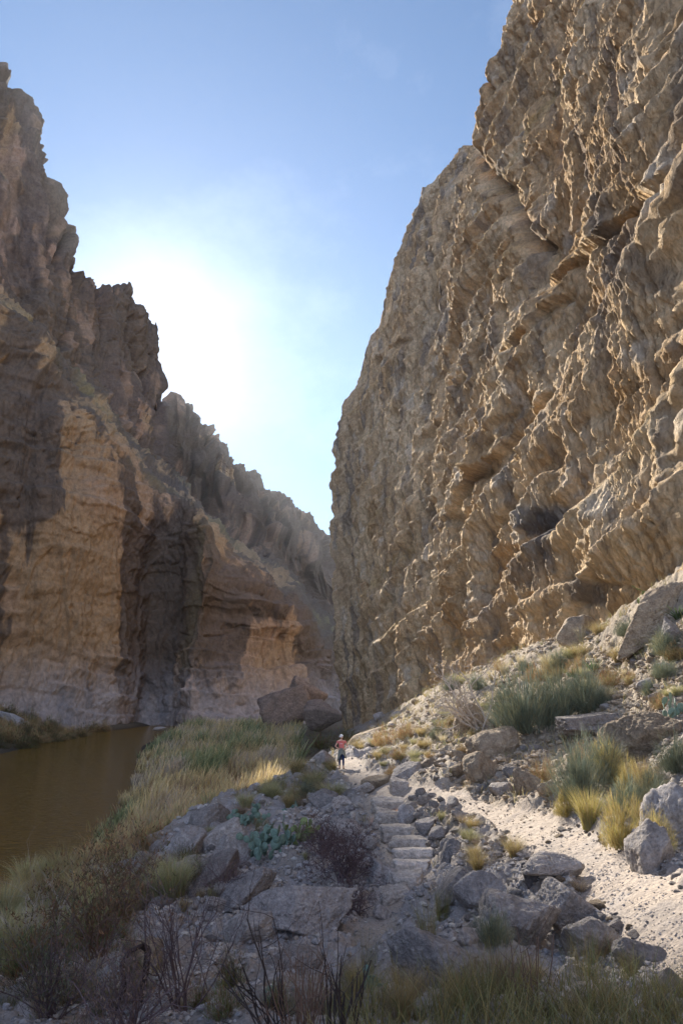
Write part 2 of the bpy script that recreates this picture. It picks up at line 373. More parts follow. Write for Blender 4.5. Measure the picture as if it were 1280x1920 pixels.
# diagonal gully from the rim shoulder and the shadowed alcove low on the wall
px, py = project(p)
px = px + 16 * fbm(p * 0.12, 3, 93); py = py + 16 * fbm(p * 0.12, 3, 94)
def segd(ax, ay, bx, by):
    t = np.clip(((px - ax) * (bx - ax) + (py - ay) * (by - ay)) / ((bx - ax) ** 2 + (by - ay) ** 2), 0, 1)
    return np.hypot(px - ax - t * (bx - ax), py - ay - t * (by - ay)), t
d, t_ = segd(885, 262, 935, 350); e, _t = segd(935, 350, 1003, 455)
D -= 2.2 * np.exp(-(np.minimum(d, e) / 13) ** 2)
for (ax, ay, bx, by, wd, dp) in [(842,968,905,882,12,1.1),(905,882,1012,742,12,.7),(790,830,860,700,10,.8),(1040,1160,1100,1075,16,.35),(720,1130,760,1010,14,1.0),(1060,1085,1160,1090,8,.2),(1075,500,1280,330,10,.6),(1010,560,1090,480,10,.7),(930,700,1060,560,9,.7),(1150,20,1060,250,20,1.8),(700,680,760,640,8,1.0)]:
    d, t_ = segd(ax, ay, bx, by); nx, ny = -(by - ay), (bx - ax); L = math.hypot(nx, ny)
    side = ((px - ax) * nx + (py - ay) * ny) / L          # positive below/right of the line
    D -= dp * np.exp(-(d / wd) ** 2) * sst(-3, 4, side + 2) - 0.7 * dp * np.exp(-(d / wd) ** 2) * sst(2, -4, side)
ov = np.exp(-(((px - 1170) / 75) ** 2 + ((py - 1120) / 42) ** 2)); D -= 0.5 * ov
ov2 = np.exp(-(((px - 1150) / 95) ** 2 + ((py - 1010) / 60) ** 2)); D += 0.6 * ov2
D *= np.where(TT > 3.2, 0.7, 1.0)
D *= 1 - 0.35 * sst(60, 110, Y)
q = p + nn * D[:, None]
# colour
c0 = np.array([0.49, 0.325, 0.17]); c1 = np.array([0.69, 0.51, 0.31]); c2 = np.array([0.42, 0.26, 0.12]); c3 = np.array([0.115, 0.10, 0.095]); c4 = np.array([0.40, 0.365, 0.32])
def mix(a, b, t): return a + (b - a) * np.asarray(t)[:, None]
a = fbm(p * 0.12, 4, 101) * 0.5 + 0.5
col = mix(np.broadcast_to(c0, p.shape), c1, sst(0.3, 0.65, a))
ora = sst(0.52, 0.72, fbm(P_ * np.array([0.2, 0.2, 0.12]), 4, 111) * 0.5 + 0.5)
col = mix(col, c2, ora * 0.75)
scar = sst(0.2, 0.4, fbm(P_ * np.array([0.25, 0.25, 0.2]), 4, 113)); col = mix(col, np.array([0.66, 0.57, 0.45]), scar * 0.6)
und = sst(0.80, 0.95, (zs / 9.5) % 1.0) * sst(-0.2, 0.3, fbm(p * 0.045, 2, 61))
col = mix(col, np.array([0.44, 0.29, 0.10]), und * 0.5)
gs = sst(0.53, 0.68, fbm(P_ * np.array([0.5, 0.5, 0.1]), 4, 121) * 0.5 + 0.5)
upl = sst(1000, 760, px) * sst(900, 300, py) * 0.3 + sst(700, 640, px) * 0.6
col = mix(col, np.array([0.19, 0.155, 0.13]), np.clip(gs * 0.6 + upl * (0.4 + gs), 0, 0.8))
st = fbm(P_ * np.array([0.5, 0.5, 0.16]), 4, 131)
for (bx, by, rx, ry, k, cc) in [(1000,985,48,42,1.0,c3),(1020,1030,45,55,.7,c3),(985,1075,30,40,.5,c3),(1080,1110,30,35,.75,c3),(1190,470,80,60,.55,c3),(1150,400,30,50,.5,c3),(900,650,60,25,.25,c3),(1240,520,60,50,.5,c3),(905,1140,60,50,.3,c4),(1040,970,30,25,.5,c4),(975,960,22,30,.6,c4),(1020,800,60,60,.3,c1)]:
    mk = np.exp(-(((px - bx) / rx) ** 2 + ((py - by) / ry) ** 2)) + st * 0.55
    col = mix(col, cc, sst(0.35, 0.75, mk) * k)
col = col * (1 + 0.28 * (fbm(P_ * 0.9, 4, 141)))[:, None]
shape = g.shape[:2]
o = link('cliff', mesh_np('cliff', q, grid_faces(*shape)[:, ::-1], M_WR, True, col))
tag(o, 'sunlit tan limestone cliff with rough flutes and ledges rising on the right', 'cliff', kind='structure')

# left (shaded) wall: water-level base, lip of the lower tier, foot of the upper tier, rim
def lcol(base, lip, foot, rim):
    base, lip, foot, rim = [np.array(v, float) for v in (base, lip, foot, rim)]
    m1 = base + (lip - base) * 0.5; m2 = foot + (rim - foot) * 0.5
    outv = np.array([rim[0] / rim[1], 1, 0]); bk = rim + outv * 40 + (-25, 0, 3); bk2 = rim + (-250, 60, 5)
    return [base - (0, 0, 6), base, m1, lip, foot, m2, rim, bk, bk2]
LC = [
 lcol((-95,-60,-8), (-100,-60,90), (-125,-60,115), (-135,-60,215)),
 lcol((-92,60,-8), (-96,60,88), (-120,65,115), (-130,70,215)),
 lcol((-88,115,-7.5), at(-260,420,120), at(-262,395,150), at(-230,-60,175)),
 lcol(at(0,1352,160), at(0,575,165), at(0,545,195), at(0,135,212)),
 lcol(at(70,1358,168), at(75,650,172), at(78,615,203), at(78,290,222)),
 lcol(at(150,1364,176), at(150,765,180), at(155,715,226), at(148,495,246)),
 lcol(at(222,1368,186), at(225,850,190), at(228,795,250), at(240,548,270)),
 lcol(at(262,1368,200), at(290,915,204), at(262,842,270), at(285,598,290)),
 lcol(at(300,1369,200), at(312,930,205), at(282,862,282), at(299,640,300)),
 lcol(at(322,1369,197), at(338,948,205), at(296,875,302), at(297,738,325)),
 lcol(at(334,1369,190), at(378,960,196), at(322,890,388), at(318,760,410)),
 lcol(at(350,1369,184), at(392,990,194), at(345,925,396), at(345,755,418)),
 lcol(at(400,1366,186), at(425,1030,204), at(400,980,402), at(400,805,425)),
 lcol(at(470,1362,188), at(505,1075,212), at(480,1040,406), at(440,858,430)),
 lcol(at(540,1360,192), at(560,1120,220), at(545,1085,415), at(520,925,440)),
 lcol(at(600,1365,205), at(605,1190,235), at(600,1150,425), at(612,1003,450)),
 lcol(at(690,1372,235), at(690,1250,260), at(690,1200,436), at(660,1065,460)),
 lcol(at(900,1372,290), at(900,1250,300), at(900,1210,380), at(880,1120,480)),
]
g, n, U, T = surf(LC, [6, 10, 30, 75, 75, 75, 75, 40, 40, 40, 50, 60, 75, 70, 70, 60, 20], [6, 110, 110, 34, 90, 130, 12, 5])
p = g.reshape(-1, 3); nn = n.reshape(-1, 3)
mid = len(nn) // 2
if nn[mid] @ p[mid] > 0: nn = -nn
TT = T.reshape(-1); px, py = project(p); Z = p[:, 2]
up = sst(3.7, 4.2, TT)                                     # 1 on the upper tier
Pw = p + np.stack([fbm(p * 0.02, 2, 171), fbm(p * 0.02, 2, 172), fbm(p * 0.02, 2, 173)], 1) * 10
zs = Z + fbm(p * 0.012, 3, 151) * 10 + 0.03 * p[:, 1]
colm = fbm(Pw * np.array([0.055, 0.055, 0.007]), 4, 161, ridge='b', gain=0.5)        # columnar buttresses
crk = sst(0.80, 0.97, fbm(Pw * np.array([0.035, 0.035, 0.004]), 2, 163, ridge=True))
pl = plates(fbm(Pw * np.array([0.035, 0.035, 0.010]), 3, 165) * 0.5 + 0.5, 7, 0.92)
pl4 = plates(fbm(Pw * np.array([0.022, 0.022, 0.075]), 3, 164) * 0.5 + 0.5, 8, 0.94)
led = saw(zs / 13.0) * sst(-0.1, 0.4, fbm(p * 0.02, 2, 167)) + 0.6 * saw(zs / 5.3) * sst(-0.1, 0.3, fbm(p * 0.035, 2, 168))
pl3 = plates(fbm(Pw * np.array([0.11, 0.11, 0.09]), 3, 166) * 0.5 + 0.5, 9, 0.9)
led2 = saw(zs / 21.0 + 0.4) * sst(0.0, 0.25, fbm(p * 0.014, 2, 169))
med = fbm(Pw * 0.12, 4, 175); fin = fbm(Pw * np.array([0.35, 0.35, 0.25]), 4, 178, ridge='b')
D = (7.5 * colm - 8.0 * crk) * up * (1 + 0.5 * sst(320, 380, p[:, 1])) + (1.8 * colm) * (1 - up) + 6.5 * (pl - 0.5) + 3.0 * (pl3 - 0.5) * (1 - 0.5 * up) + 2.6 * led + (3.6 * led2 + 5.0 * (pl4 - 0.5)) * (1 - up) - 1.6 * sst(0.86, 0.97, fbm(Pw * np.array([0.03, 0.03, 0.11]), 3, 170, ridge=True)) + (1.2 - 0.7 * up) * med + 0.5 * fin
tow = plates(fbm(P3(p[:, 0] * .05 + 40, p[:, 1] * .05, Z * 0), 3, 174) * 0.5 + 0.5, 7, 0.9) - 0.5
rimlift = tow * 16 * up * sst(5.0, 6.0, TT)
# sharp deep clefts seen in the upper tier
for (ax, ay, bx, by, wd, dp) in [(150,492,122,650,5,7),(306,740,292,880,4,9),(368,830,352,900,4,6),(407,860,395,930,4,6),(514,930,503,1015,4,8),(436,865,425,930,3,5),(255,590,240,690,4,3)]:
    d, t_ = segd(ax, ay, bx, by); D -= dp * np.exp(-(d / wd) ** 2) * up
# bulging pale face and the recess beside it on the lower tier
lo = (1 - up)
D += lo * 9 * np.exp(-(((px - 120) / 110) ** 2 + ((py - 1000) / 150) ** 2))
D *= sst(-14, 4, Z) * 0.7 + 0.3
D *= np.where(TT > 6.05, 0.6, 1)
q = p + nn * D[:, None]; q[:, 2] += rimlift
tanc = np.array([0.34, 0.215, 0.112]); drk = np.array([0.085, 0.065, 0.052]); pink = np.array([0.33, 0.205, 0.14]); yel = np.array([0.26, 0.2, 0.085]); whi = np.array([0.36, 0.32, 0.30])
s1 = fbm(Pw * np.array([0.06, 0.06, 0.009]), 5, 181, gain=0.6); s2 = fbm(Pw * np.array([0.12, 0.12, 0.02]), 4, 185, gain=0.6); s3 = fbm(p * 0.03, 4, 188, gain=.6)
dm = np.full(len(p), 0.26)                                 # darkness field: desert varnish, and the darker recess
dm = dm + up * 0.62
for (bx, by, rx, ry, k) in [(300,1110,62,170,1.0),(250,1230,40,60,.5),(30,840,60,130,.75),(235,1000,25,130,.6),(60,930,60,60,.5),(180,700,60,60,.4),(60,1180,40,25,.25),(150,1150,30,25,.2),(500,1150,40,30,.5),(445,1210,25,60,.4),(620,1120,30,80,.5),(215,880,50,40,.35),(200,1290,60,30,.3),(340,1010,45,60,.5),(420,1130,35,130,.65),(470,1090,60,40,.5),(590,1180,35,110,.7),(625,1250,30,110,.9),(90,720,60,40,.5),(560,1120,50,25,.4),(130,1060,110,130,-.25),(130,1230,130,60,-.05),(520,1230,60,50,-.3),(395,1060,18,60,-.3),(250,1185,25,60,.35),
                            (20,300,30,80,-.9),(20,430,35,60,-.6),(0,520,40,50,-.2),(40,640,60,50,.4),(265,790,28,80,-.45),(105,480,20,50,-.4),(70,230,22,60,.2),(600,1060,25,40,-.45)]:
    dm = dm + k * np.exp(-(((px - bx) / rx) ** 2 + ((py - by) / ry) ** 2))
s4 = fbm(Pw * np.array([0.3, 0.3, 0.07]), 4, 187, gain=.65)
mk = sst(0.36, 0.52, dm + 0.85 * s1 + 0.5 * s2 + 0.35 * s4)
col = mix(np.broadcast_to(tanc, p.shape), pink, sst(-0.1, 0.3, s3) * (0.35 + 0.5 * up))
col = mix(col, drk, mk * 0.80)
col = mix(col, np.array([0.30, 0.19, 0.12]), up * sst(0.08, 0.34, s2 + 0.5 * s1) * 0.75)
bench = np.exp(-((TT - 3.5 + 0.5 * s2) / 0.28) ** 2)
col = mix(col, yel, np.clip(bench * (0.3 + 1.6 * s3), 0, 0.6))
col = mix(col, whi, sst(12, -7, Z + 6 * s2 + 3 * s3) * 0.75 * (1 - up))
d, t_ = segd(378, 985, 345, 1250); col = mix(col, yel * 1.15, np.exp(-(d / 11) ** 2) * 0.25 * (1 - up))
col = col * (1 + 0.3 * fbm(Pw * 0.25, 4, 191))[:, None]
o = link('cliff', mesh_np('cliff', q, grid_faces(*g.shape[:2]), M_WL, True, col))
tag(o, 'shaded dark varnished cliff in two tiers rising from the river on the left', 'cliff', kind='structure')
#CLIFFS_END

# ------------------------------------------------------------ ground
def rr_cols():
    a = np.linspace(-0.62, 0.62, 760); l = -0.62 - np.linspace(0, 1, 60)[1:][::-1] ** 1.3 * 1.3; r = 0.62 + np.linspace(0, 1, 60)[1:] ** 1.3 * 1.3
    return np.concatenate([l, a, r])
ratio = rr_cols(); dist = np.concatenate([np.linspace(1.0, 11, 40)[:-1], np.exp(np.linspace(math.log(11), math.log(75), 660)), np.exp(np.linspace(math.log(75.5), math.log(260), 120))])
RR, DD = np.meshgrid(ratio, dist, indexing='ij')
gx = (RR * DD).ravel(); gy = (DD - 8).ravel()
gz, gb, gm = ground_z(gx, gy, True)
p = P3(gx, gy, gz); px, py = project(p)
pale = np.array([0.37, 0.335, 0.31]); dust = np.array([0.45, 0.37, 0.295]); tan = np.array([0.38, 0.305, 0.215]); soil = np.array([0.13, 0.105, 0.07]); mud = np.array([0.07, 0.05, 0.03])
n1 = fbm(p * 0.5, 4, 201); n2 = fbm(p * 2.2, 4, 205)
col = mix(np.broadcast_to(pale, p.shape), tan, sst(-1, 5, gx + 4 * n1) * sst(13, 20, gy) * 0.9)
col = mix(col, np.array([0.24, 0.2, 0.165]), sst(-0.1, 0.4, n2) * 0.7)
col = mix(col, np.array([0.22, 0.175, 0.125]), sst(0.0, 0.35, n1) * 0.45)
tr = fbm(p * np.array([1.2, 1.2, 1]), 4, 208); col = mix(col, dust, gm * np.clip(0.8 + 0.9 * tr, 0.35, 0.95))
col = mix(col, soil, sst(-5.8, -7.6, gb + 0.6 * n1))
col = mix(col, mud, sst(-9.4, -10, gz))
d, t_ = segd(722, 1528, 775, 1512); e, _t = segd(700, 1540, 760, 1530)
col = mix(col, np.array([0.36, 0.15, 0.08]), np.clip(np.exp(-(np.minimum(d, e) / 6) ** 2) * sst(-0.3, 0.3, n2) * 0.8, 0, 1))
col = col * (1 + 0.35 * n2 * (1 - 0.6 * gm))[:, None]
o = link('ground', mesh_np('ground', p, grid_faces(*RR.shape), M_GR, True, col)); tag(o, 'stony canyon floor of pale gravel, dusty trail and dark river bank', kind='structure')

# ------------------------------------------------------------ river
wm, t, b, out = new_mat('muddy river water')
b.inputs['Base Color'].default_value = (0.21, 0.117, 0.020, 1); b.inputs['Roughness'].default_value = 0.06; b.inputs['IOR'].default_value = 1.33; b.inputs['Specular IOR Level'].default_value = 0.42
tcx = N(t, 'ShaderNodeTexCoord'); mpx = N(t, 'ShaderNodeMapping'); mpx.inputs['Scale'].default_value = (0.7, 2.2, 1); mpx.inputs['Rotation'].default_value = (0, 0, 0.12)
t.links.new(tcx.outputs['Object'], mpx.inputs[0])
n1 = N(t, 'ShaderNodeTexNoise'); n1.inputs['Scale'].default_value = 1.5; n1.inputs['Detail'].default_value = 6; n1.inputs['Distortion'].default_value = 0.6
t.links.new(mpx.outputs[0], n1.inputs['Vector'])
bp = N(t, 'ShaderNodeBump'); bp.inputs['Strength'].default_value = 1.0; bp.inputs['Distance'].default_value = 0.6
t.links.new(n1.outputs['Fac'], bp.inputs['Height']); t.links.new(bp.outputs[0], b.inputs['Normal'])
wx = np.linspace(-75, 30, 40); wy = np.linspace(-60, 260, 80); A_, B_ = np.meshgrid(wx, wy, indexing='ij')
me = mesh_np('river', P3(A_.ravel(), B_.ravel(), np.full(A_.size, -10.0)), grid_faces(40, 80), wm)
tag(link('river', me), 'calm brown river below the left cliff', kind='structure')
#STRUCT_END
# ------------------------------------------------------------ rocks
def ico(sub):
    import bmesh
    bm = bmesh.new(); bmesh.ops.create_icosphere(bm, subdivisions=sub, radius=1)
    V = np.array([v.co[:] for v in bm.verts]); Fc = np.array([[v.index for v in f.verts] for f in bm.faces]); bm.free(); return V, Fc
ICO = {k: ico(k) for k in (1, 2, 3, 4, 5, 6)}
def rock_shape(seed, sub=4, planes=11, rough=0.06, box=0.0):
    r = np.random.default_rng(seed); V, Fc = ICO[sub]
    nr = r.normal(size=(planes, 3)); nr /= np.linalg.norm(nr, axis=1)[:, None]; h = r.uniform(0.62, 1.0, planes)
    if box:                                                # blockier: three roughly square pairs of faces
        from_b = np.concatenate([np.eye(3), -np.eye(3)]) + r.normal(size=(6, 3)) * 0.10
        from_b /= np.linalg.norm(from_b, axis=1)[:, None]; nr = np.concatenate([nr, from_b]); h = np.concatenate([h + 0.15, r.uniform(0.62, 0.75, 6)])
    dd = V @ nr.T; rad = np.where(dd > 0.05, h[None] / np.maximum(dd, 0.05), 9)
    k = 22.0; rad = -np.log(np.exp(-k * np.minimum(rad, 3)).sum(1) + math.exp(-k * 1.35)) / k
    P = V * rad[:, None]
    P = P * (1 + rough * (fbm(P * 1.7, 5, seed % 97, gain=0.65) + 0.55 * fbm(P * 4, 4, seed % 89 + 5, ridge=True, gain=.6)))[:, None]
    lo, hi = P.min(0), P.max(0); P = (P - (lo + hi) / 2) / (hi - lo)           # fits a unit box
    return P, Fc
def rock_mesh(seed, mat, sub=4, **k):
    P, Fc = rock_shape(seed, sub, **k); return mesh_np('rock', P, Fc, mat, sub >= 5)
MS = {'pale': M_PALE, 'tan': M_TAN, 'grey': M_GREY, 'dark': M_DARK, 'red': M_RED}
BOULDERS = [
 ('boulder', 462,1672,110,70,0.9,'grey',70,-0.35,0.3,'broad bedrock hump on the ridge directly below the largest prickly pear'),
 ('boulder', 400,1640,100,70,0.9,'pale',71,-0.45,0.5,'cracked bedrock block in the middle of the ridge left of the bedrock hump'),
 ('boulder', 560,1705,210,84,0.9,'grey',72,-0.12,0.2,'low wide bedrock back in the bare gravel slope behind the dark stems'),
 ('boulder', 470,1745,130,60,0.9,'pale',73,-0.2,0.2,'flat bedrock rib lower left of the wide bedrock back'),
 ('boulder', 905,1672,96,66,0.9,'grey',74,-0.2,0.2,'blocky grey rock between the lower steps and the largest rock mass'),
 ('boulder', 1105,1765,110,74,0.9,'grey',75,0.3,0.2,'shadowed block below the slanting slab at the trail edge'),
 ('boulder', 1195,1800,96,60,0.9,'grey',76,0.2,0.2,'rough block in the shade below the nearest stretch of trail'),
 ('boulder', 655,1560,70,40,0.9,'pale',77,0.3,0.2,'pale hump of bedrock left of the upper steps'),
 ('boulder', 930,1400,90,60,0.9,'tan',78,-0.2,0.2,'tan outcrop under the row of blue-green shrubs'),
 # name, centre px, py, width px, height px, depth factor, material, seed, roll, yaw, label
 ('boulder', 812,1812,165,120,0.9,'grey',11,0.1,0.3,'large rounded grey boulder in the shaded foreground grass, its top tilted to the left'),
 ('boulder', 975,1728,170,115,0.9,'grey',12,-0.3,0.2,'largest foreground rock mass under the edge of the trail, with a smooth sloping top'),
 ('boulder', 1075,1712,110,80,0.9,'grey',13,0.6,0.6,'long rock slab slanting down to the right beside the trail edge'),
 ('boulder', 1035,1625,110,46,1.0,'pale',14,-0.1,0.2,'broad pale flat rock let into the outer edge of the trail'),
 ('boulder', 997,1645,34,44,0.9,'dark',15,0.1,0,'small almost black rock wedged below the pale flat rock of the trail edge'),
 ('boulder', 1222,1158,175,95,0.5,'tan',16,-0.62,0.1,'huge tilted slab leaning on the slope at the foot of the right cliff'),
 ('boulder', 1262,1192,40,70,0.8,'pale',17,0.2,0.3,'pale jagged upright rock in front of the huge tilted slab'),
 ('boulder', 1085,1182,90,70,0.9,'tan',18,-0.4,0.4,'brown ragged boulder at the cliff foot left of the huge tilted slab'),
 ('boulder', 882,1352,78,62,0.9,'tan',19,-0.3,0.4,'square dark-sided boulder under the bare branching shrub'),
 ('boulder', 1118,1358,130,36,0.9,'pale',20,-0.08,0.1,'pale flat slab jutting out of the slope below the blue-green shrubs'),
 ('boulder', 1215,1392,160,100,0.9,'tan',21,-0.15,0.3,'big brown boulder with dark hollow underside on the right slope'),
 ('boulder', 1268,1535,95,120,0.9,'grey',22,0.2,0.2,'dark grey pitted boulder at the right edge above the golden grass'),
 ('boulder', 1226,1592,78,95,0.9,'pale',23,0.15,0.5,'pale upright boulder on the inner side of the trail'),
 ('boulder', 995,1468,50,54,0.9,'tan',24,-0.2,0.2,'knobbly tan boulder on the back edge of the trail'),
 ('boulder', 1020,1482,34,34,0.9,'tan',25,0.1,0.6,'small orange-tan rock right of the knobbly boulder at the trail bend'),
 ('boulder', 908,1440,74,62,0.9,'tan',26,-0.3,0.2,'wedge-shaped tan boulder half buried in the talus above the trail'),
 ('boulder', 765,1449,70,34,0.9,'pale',27,-0.1,0.2,'long pale boulder lying across the talus toe behind the dry stone pile'),
 ('boulder', 745,1476,32,30,0.9,'pale',28,0.2,0.5,'cube-like pale rock in front of the long pale boulder'),
 ('boulder', 708,1468,58,28,0.9,'tan',29,-0.3,0.2,'low brown rock left of the cube-like rock by the trail'),
 ('boulder', 682,1478,34,20,0.9,'pale',30,-0.4,0.2,'thin pale rock pointing down the trail towards the hiker'),
 ('boulder', 606,1426,46,36,0.9,'pale',31,0.1,0.2,'bright white rock beside the hiker on the river side'),
 ('boulder', 641,1506,38,24,0.9,'pale',32,0.2,0.2,'rounded grey-white rock on the near rim of the knoll below the hiker'),
 ('boulder', 605,1500,52,36,0.9,'grey',33,0.3,0.2,'grey rock half hidden by the pale round bush below the hiker'),
 ('boulder', 383,1542,84,64,0.9,'grey',34,-0.4,0.2,'pointed grey rock crowning the ridge above the reed bed'),
 ('boulder', 350,1590,60,70,0.9,'grey',35,0.2,0.5,'blocky grey rock on the ridge below the pointed one'),
 ('boulder', 415,1572,80,50,0.9,'pale',36,-0.5,0.3,'slanting pale slab on the ridge beside the prickly pears'),
 ('boulder', 226,1652,120,84,0.9,'grey',37,-0.35,0.2,'big pinkish grey boulder at the river end of the ridge'),
 ('boulder', 267,1622,38,42,0.9,'grey',38,0.2,0.5,'small round rock on the shoulder of the big pinkish grey boulder'),
 ('boulder', 438,1600,66,56,0.9,'pale',39,0.3,0.2,'pale knob of rock left of the largest prickly pear'),
 ('boulder', 345,1640,64,44,0.9,'pale',40,0.1,0.3,'rounded rock in the middle of the stony ridge'),
 ('boulder', 300,1660,56,40,0.9,'grey',41,-0.2,0.3,'brown-grey rock between the big pinkish boulder and the ridge middle'),
 ('boulder', 470,1668,60,44,0.9,'pale',42,-0.3,0.2,'pale rock at the upper left corner of the bare gravel slope'),
 ('boulder', 722,1645,62,56,0.9,'grey',43,0.5,0.2,'tilted slab on the left side of the lower stone steps'),
 ('boulder', 705,1686,32,32,0.9,'pale',44,0.1,0.2,'fist-shaped rock at the foot of the steps'),
 ('boulder', 716,1714,34,28,0.9,'pale',45,0.1,0.9,'lowest pale block at the foot of the steps'),
 ('boulder', 762,1532,36,44,0.9,'grey',46,-0.1,0.4,'bluish upright rock at the head of the steps beside the stone pile'),
 ('boulder', 1252,1850,56,60,0.9,'pale',47,0.1,0.4,'pale rock in the grass at the lower right corner'),
 ('boulder', 660,1890,26,34,0.9,'pale',48,0.1,0.4,'small white rock in the bottom grass right of the dark stems'),
 ('boulder', 655,1820,26,44,0.9,'grey',49,0.3,0.4,'narrow grey rock between the dark stems and the large rounded boulder'),
 ('boulder', 545,1805,120,40,0.9,'pale',50,-0.05,0.2,'low pale ledge of rock behind the dark bare stems'),
 ('boulder', 270,1800,60,60,0.9,'tan',51,0.1,0.4,'brown rock seen through the bent dead branch'),
 ('boulder', 875,1762,44,32,0.9,'pale',52,0.2,0.4,'pinkish rock behind the large rounded foreground boulder'),
 ('boulder', 845,1600,30,50,0.9,'grey',53,0.3,0.4,'upright rock at the lower right end of the dry stone pile'),
 ('boulder', 845,1668,90,34,0.9,'grey',54,-0.7,0.4,'narrow slab slanting up beside the steps'),
 ('boulder', 536,1326,92,84,0.9,'red',55,-0.35,0.3,'reddish house-sized block fallen at the far foot of the left cliff'),
 ('boulder', 572,1302,66,54,0.9,'red',56,0.55,0.2,'second reddish fallen block leaning behind the house-sized one'),
 ('boulder', 604,1340,70,52,0.9,'red',57,0.1,0.2,'rounded bluish grey far boulder right of the reddish blocks'),
 ('boulder', 690,1385,80,40,0.8,'tan',58,-0.5,0.2,'whale-backed rock ridge in shade just behind the hiker'),
 ('boulder', 30,1352,70,26,0.9,'grey',59,0.5,0.1,'purple-grey slab lying on the left river bank'),
 ('boulder', 172,1374,26,14,0.9,'pale',60,0.1,0.1,'white rock at the tip of the left river bank'),
 ('boulder', 112,1392,20,8,0.9,'pale',61,0.1,0.1,'tiny pale rock at the waterline of the left bank'),
 ('boulder', 298,1366,24,6,0.9,'pale',62,0,0,'flat pale rock at the waterline under the left cliff'),
]
FIXD = {55: 150, 56: 152, 57: 140, 58: 52, 62: 175}
for (nm, px, py, wp, hp, df, mt, sd, roll, yaw, lab) in BOULDERS:
    if sd in FIXD:
        c = at(px, py, FIXD[sd])
    else:
        c = hit(px, min(1915, py + hp * 0.28)); k = np.array(ray(px, py)); c = k * (c[1] / k[1])
    m = pxm(c); wv, hv = wp * m * 1.08, hp * m * 1.15
    me = rock_mesh(sd * 7 + 1, MS[mt], 6 if wp > 100 else (5 if wp > 50 else 4), planes=11, rough=0.13, box=(1.0 if sd in (20, 28, 54, 55, 56, 13, 43, 36) else 0.0))
    depth = df * (wv + hv) * 0.5
    o = link(nm, me, None, c + np.array([0, depth * 0.15, -0.04 * hv]), (0, roll * 0 , 0), (1, 1, 1))
    # bake the proportions, then tilt
    P = np.array([v.co[:] for v in me.vertices]) * np.array([wv, depth, hv])
    if abs(roll) > 0.3: P = P * np.array([1.05, 1, 0.8])
    ca, sa = math.cos(yaw * .5), math.sin(yaw * .5); P = P @ np.array([[ca, sa, 0], [-sa, ca, 0], [0, 0, 1]])
    cr_, sr = math.cos(roll), math.sin(roll); P = P @ np.array([[cr_, 0, -sr], [0, 1, 0], [sr, 0, cr_]])
    me.vertices.foreach_set('co', P.astype(np.float32).ravel()); me.update()
    tag(o, lab, 'boulder')

VAR = {k: [rock_mesh(900 + i * 13, MS[k], 3, planes=9, rough=0.05) for i in range(7)] for k in ('pale', 'tan', 'grey')}
def inside(poly, x, y):
    c = False; j = len(poly) - 1
    for i in range(len(poly)):
        if (poly[i][1] > y) != (poly[j][1] > y) and x < (poly[j][0] - poly[i][0]) * (y - poly[i][1]) / (poly[j][1] - poly[i][1]) + poly[i][0]: c = not c
        j = i
    return c
def scatter(poly, n, s0, s1, kinds, label, group, lift=0.25, flat=0.75, pow_=2.2, stack=0.0):
    xs = [q[0] for q in poly]; ys = [q[1] for q in poly]; k = 0; used = []
    tries = 0
    while k < n and tries < n * 60:
        tries += 1
        x, y = rnd.uniform(min(xs), max(xs)), rnd.uniform(min(ys), max(ys))
        if not inside(poly, x, y): continue
        s = s0 + (s1 - s0) * rnd.random() ** pow_
        if any((x - a) ** 2 + ((y - b) * 1.5) ** 2 < (0.42 * (s + r)) ** 2 for a, b, r in used): continue
        used.append((x, y, s)); c = hit(x, y); m = pxm(c) * s
        kd = rnd.choice(kinds); o = link('rock', rnd.choice(VAR[kd]), None, c + np.array([0, 0, m * (lift * rnd.uniform(-.2, 1.1)) * flat + stack * rnd.random()]),
             (rnd.uniform(-.35, .35), rnd.uniform(-.35, .35), rnd.uniform(0, 6.3)), (m * rnd.uniform(.85, 1.25), m * rnd.uniform(.8, 1.1), m * flat * rnd.uniform(.7, 1.15)))
        tag(o, label, 'rock', group); k += 1
scatter([(775,1488),(860,1500),(868,1560),(835,1610),(800,1600),(758,1545)], 62, 17, 36, ['pale', 'pale', 'grey'], 'fitted stone in the dry stone pile that edges the top of the steps', 'stones of the dry stone pile', 0.3, 0.85, 1.2, 0.05)
scatter([(790,1400),(880,1380),(1000,1400),(1030,1450),(985,1480),(860,1488),(790,1475)], 40, 12, 42, ['tan', 'tan', 'pale'], 'sunlit tan rock in the talus bank behind the trail bend', 'talus rocks behind the trail bend')
scatter([(870,1660),(960,1650),(1000,1700),(930,1760),(880,1740)], 26, 16, 42, ['grey', 'pale'], 'shaded loose rock tumbled between the steps and the large rock mass', 'loose rocks left of the large rock mass')
scatter([(1060,1690),(1140,1700),(1200,1790),(1130,1830),(1060,1780)], 26, 14, 36, ['grey', 'pale', 'tan'], 'shaded loose rock spilling below the slanting slab at the trail edge', 'loose rocks below the slanting slab')
scatter([(300,1590),(420,1530),(470,1620),(400,1720),(300,1720),(230,1700)], 34, 16, 50, ['grey', 'pale'], 'bluish grey rock on the stony ridge above the river', 'rocks along the stony ridge')
scatter([(1050,1230),(1280,1200),(1280,1360),(1180,1330),(1090,1330)], 32, 12, 46, ['tan', 'pale'], 'sunlit rock strewn on the upper right slope under the cliff', 'rocks on the upper right slope')
scatter([(870,1600),(1090,1640),(1200,1720),(1280,1740),(1280,1700),(1060,1560),(900,1510)], 14, 6, 16, ['pale', 'tan'], 'small stone lying loose on the dusty trail', 'stones on the trail', 0.2, 0.5)
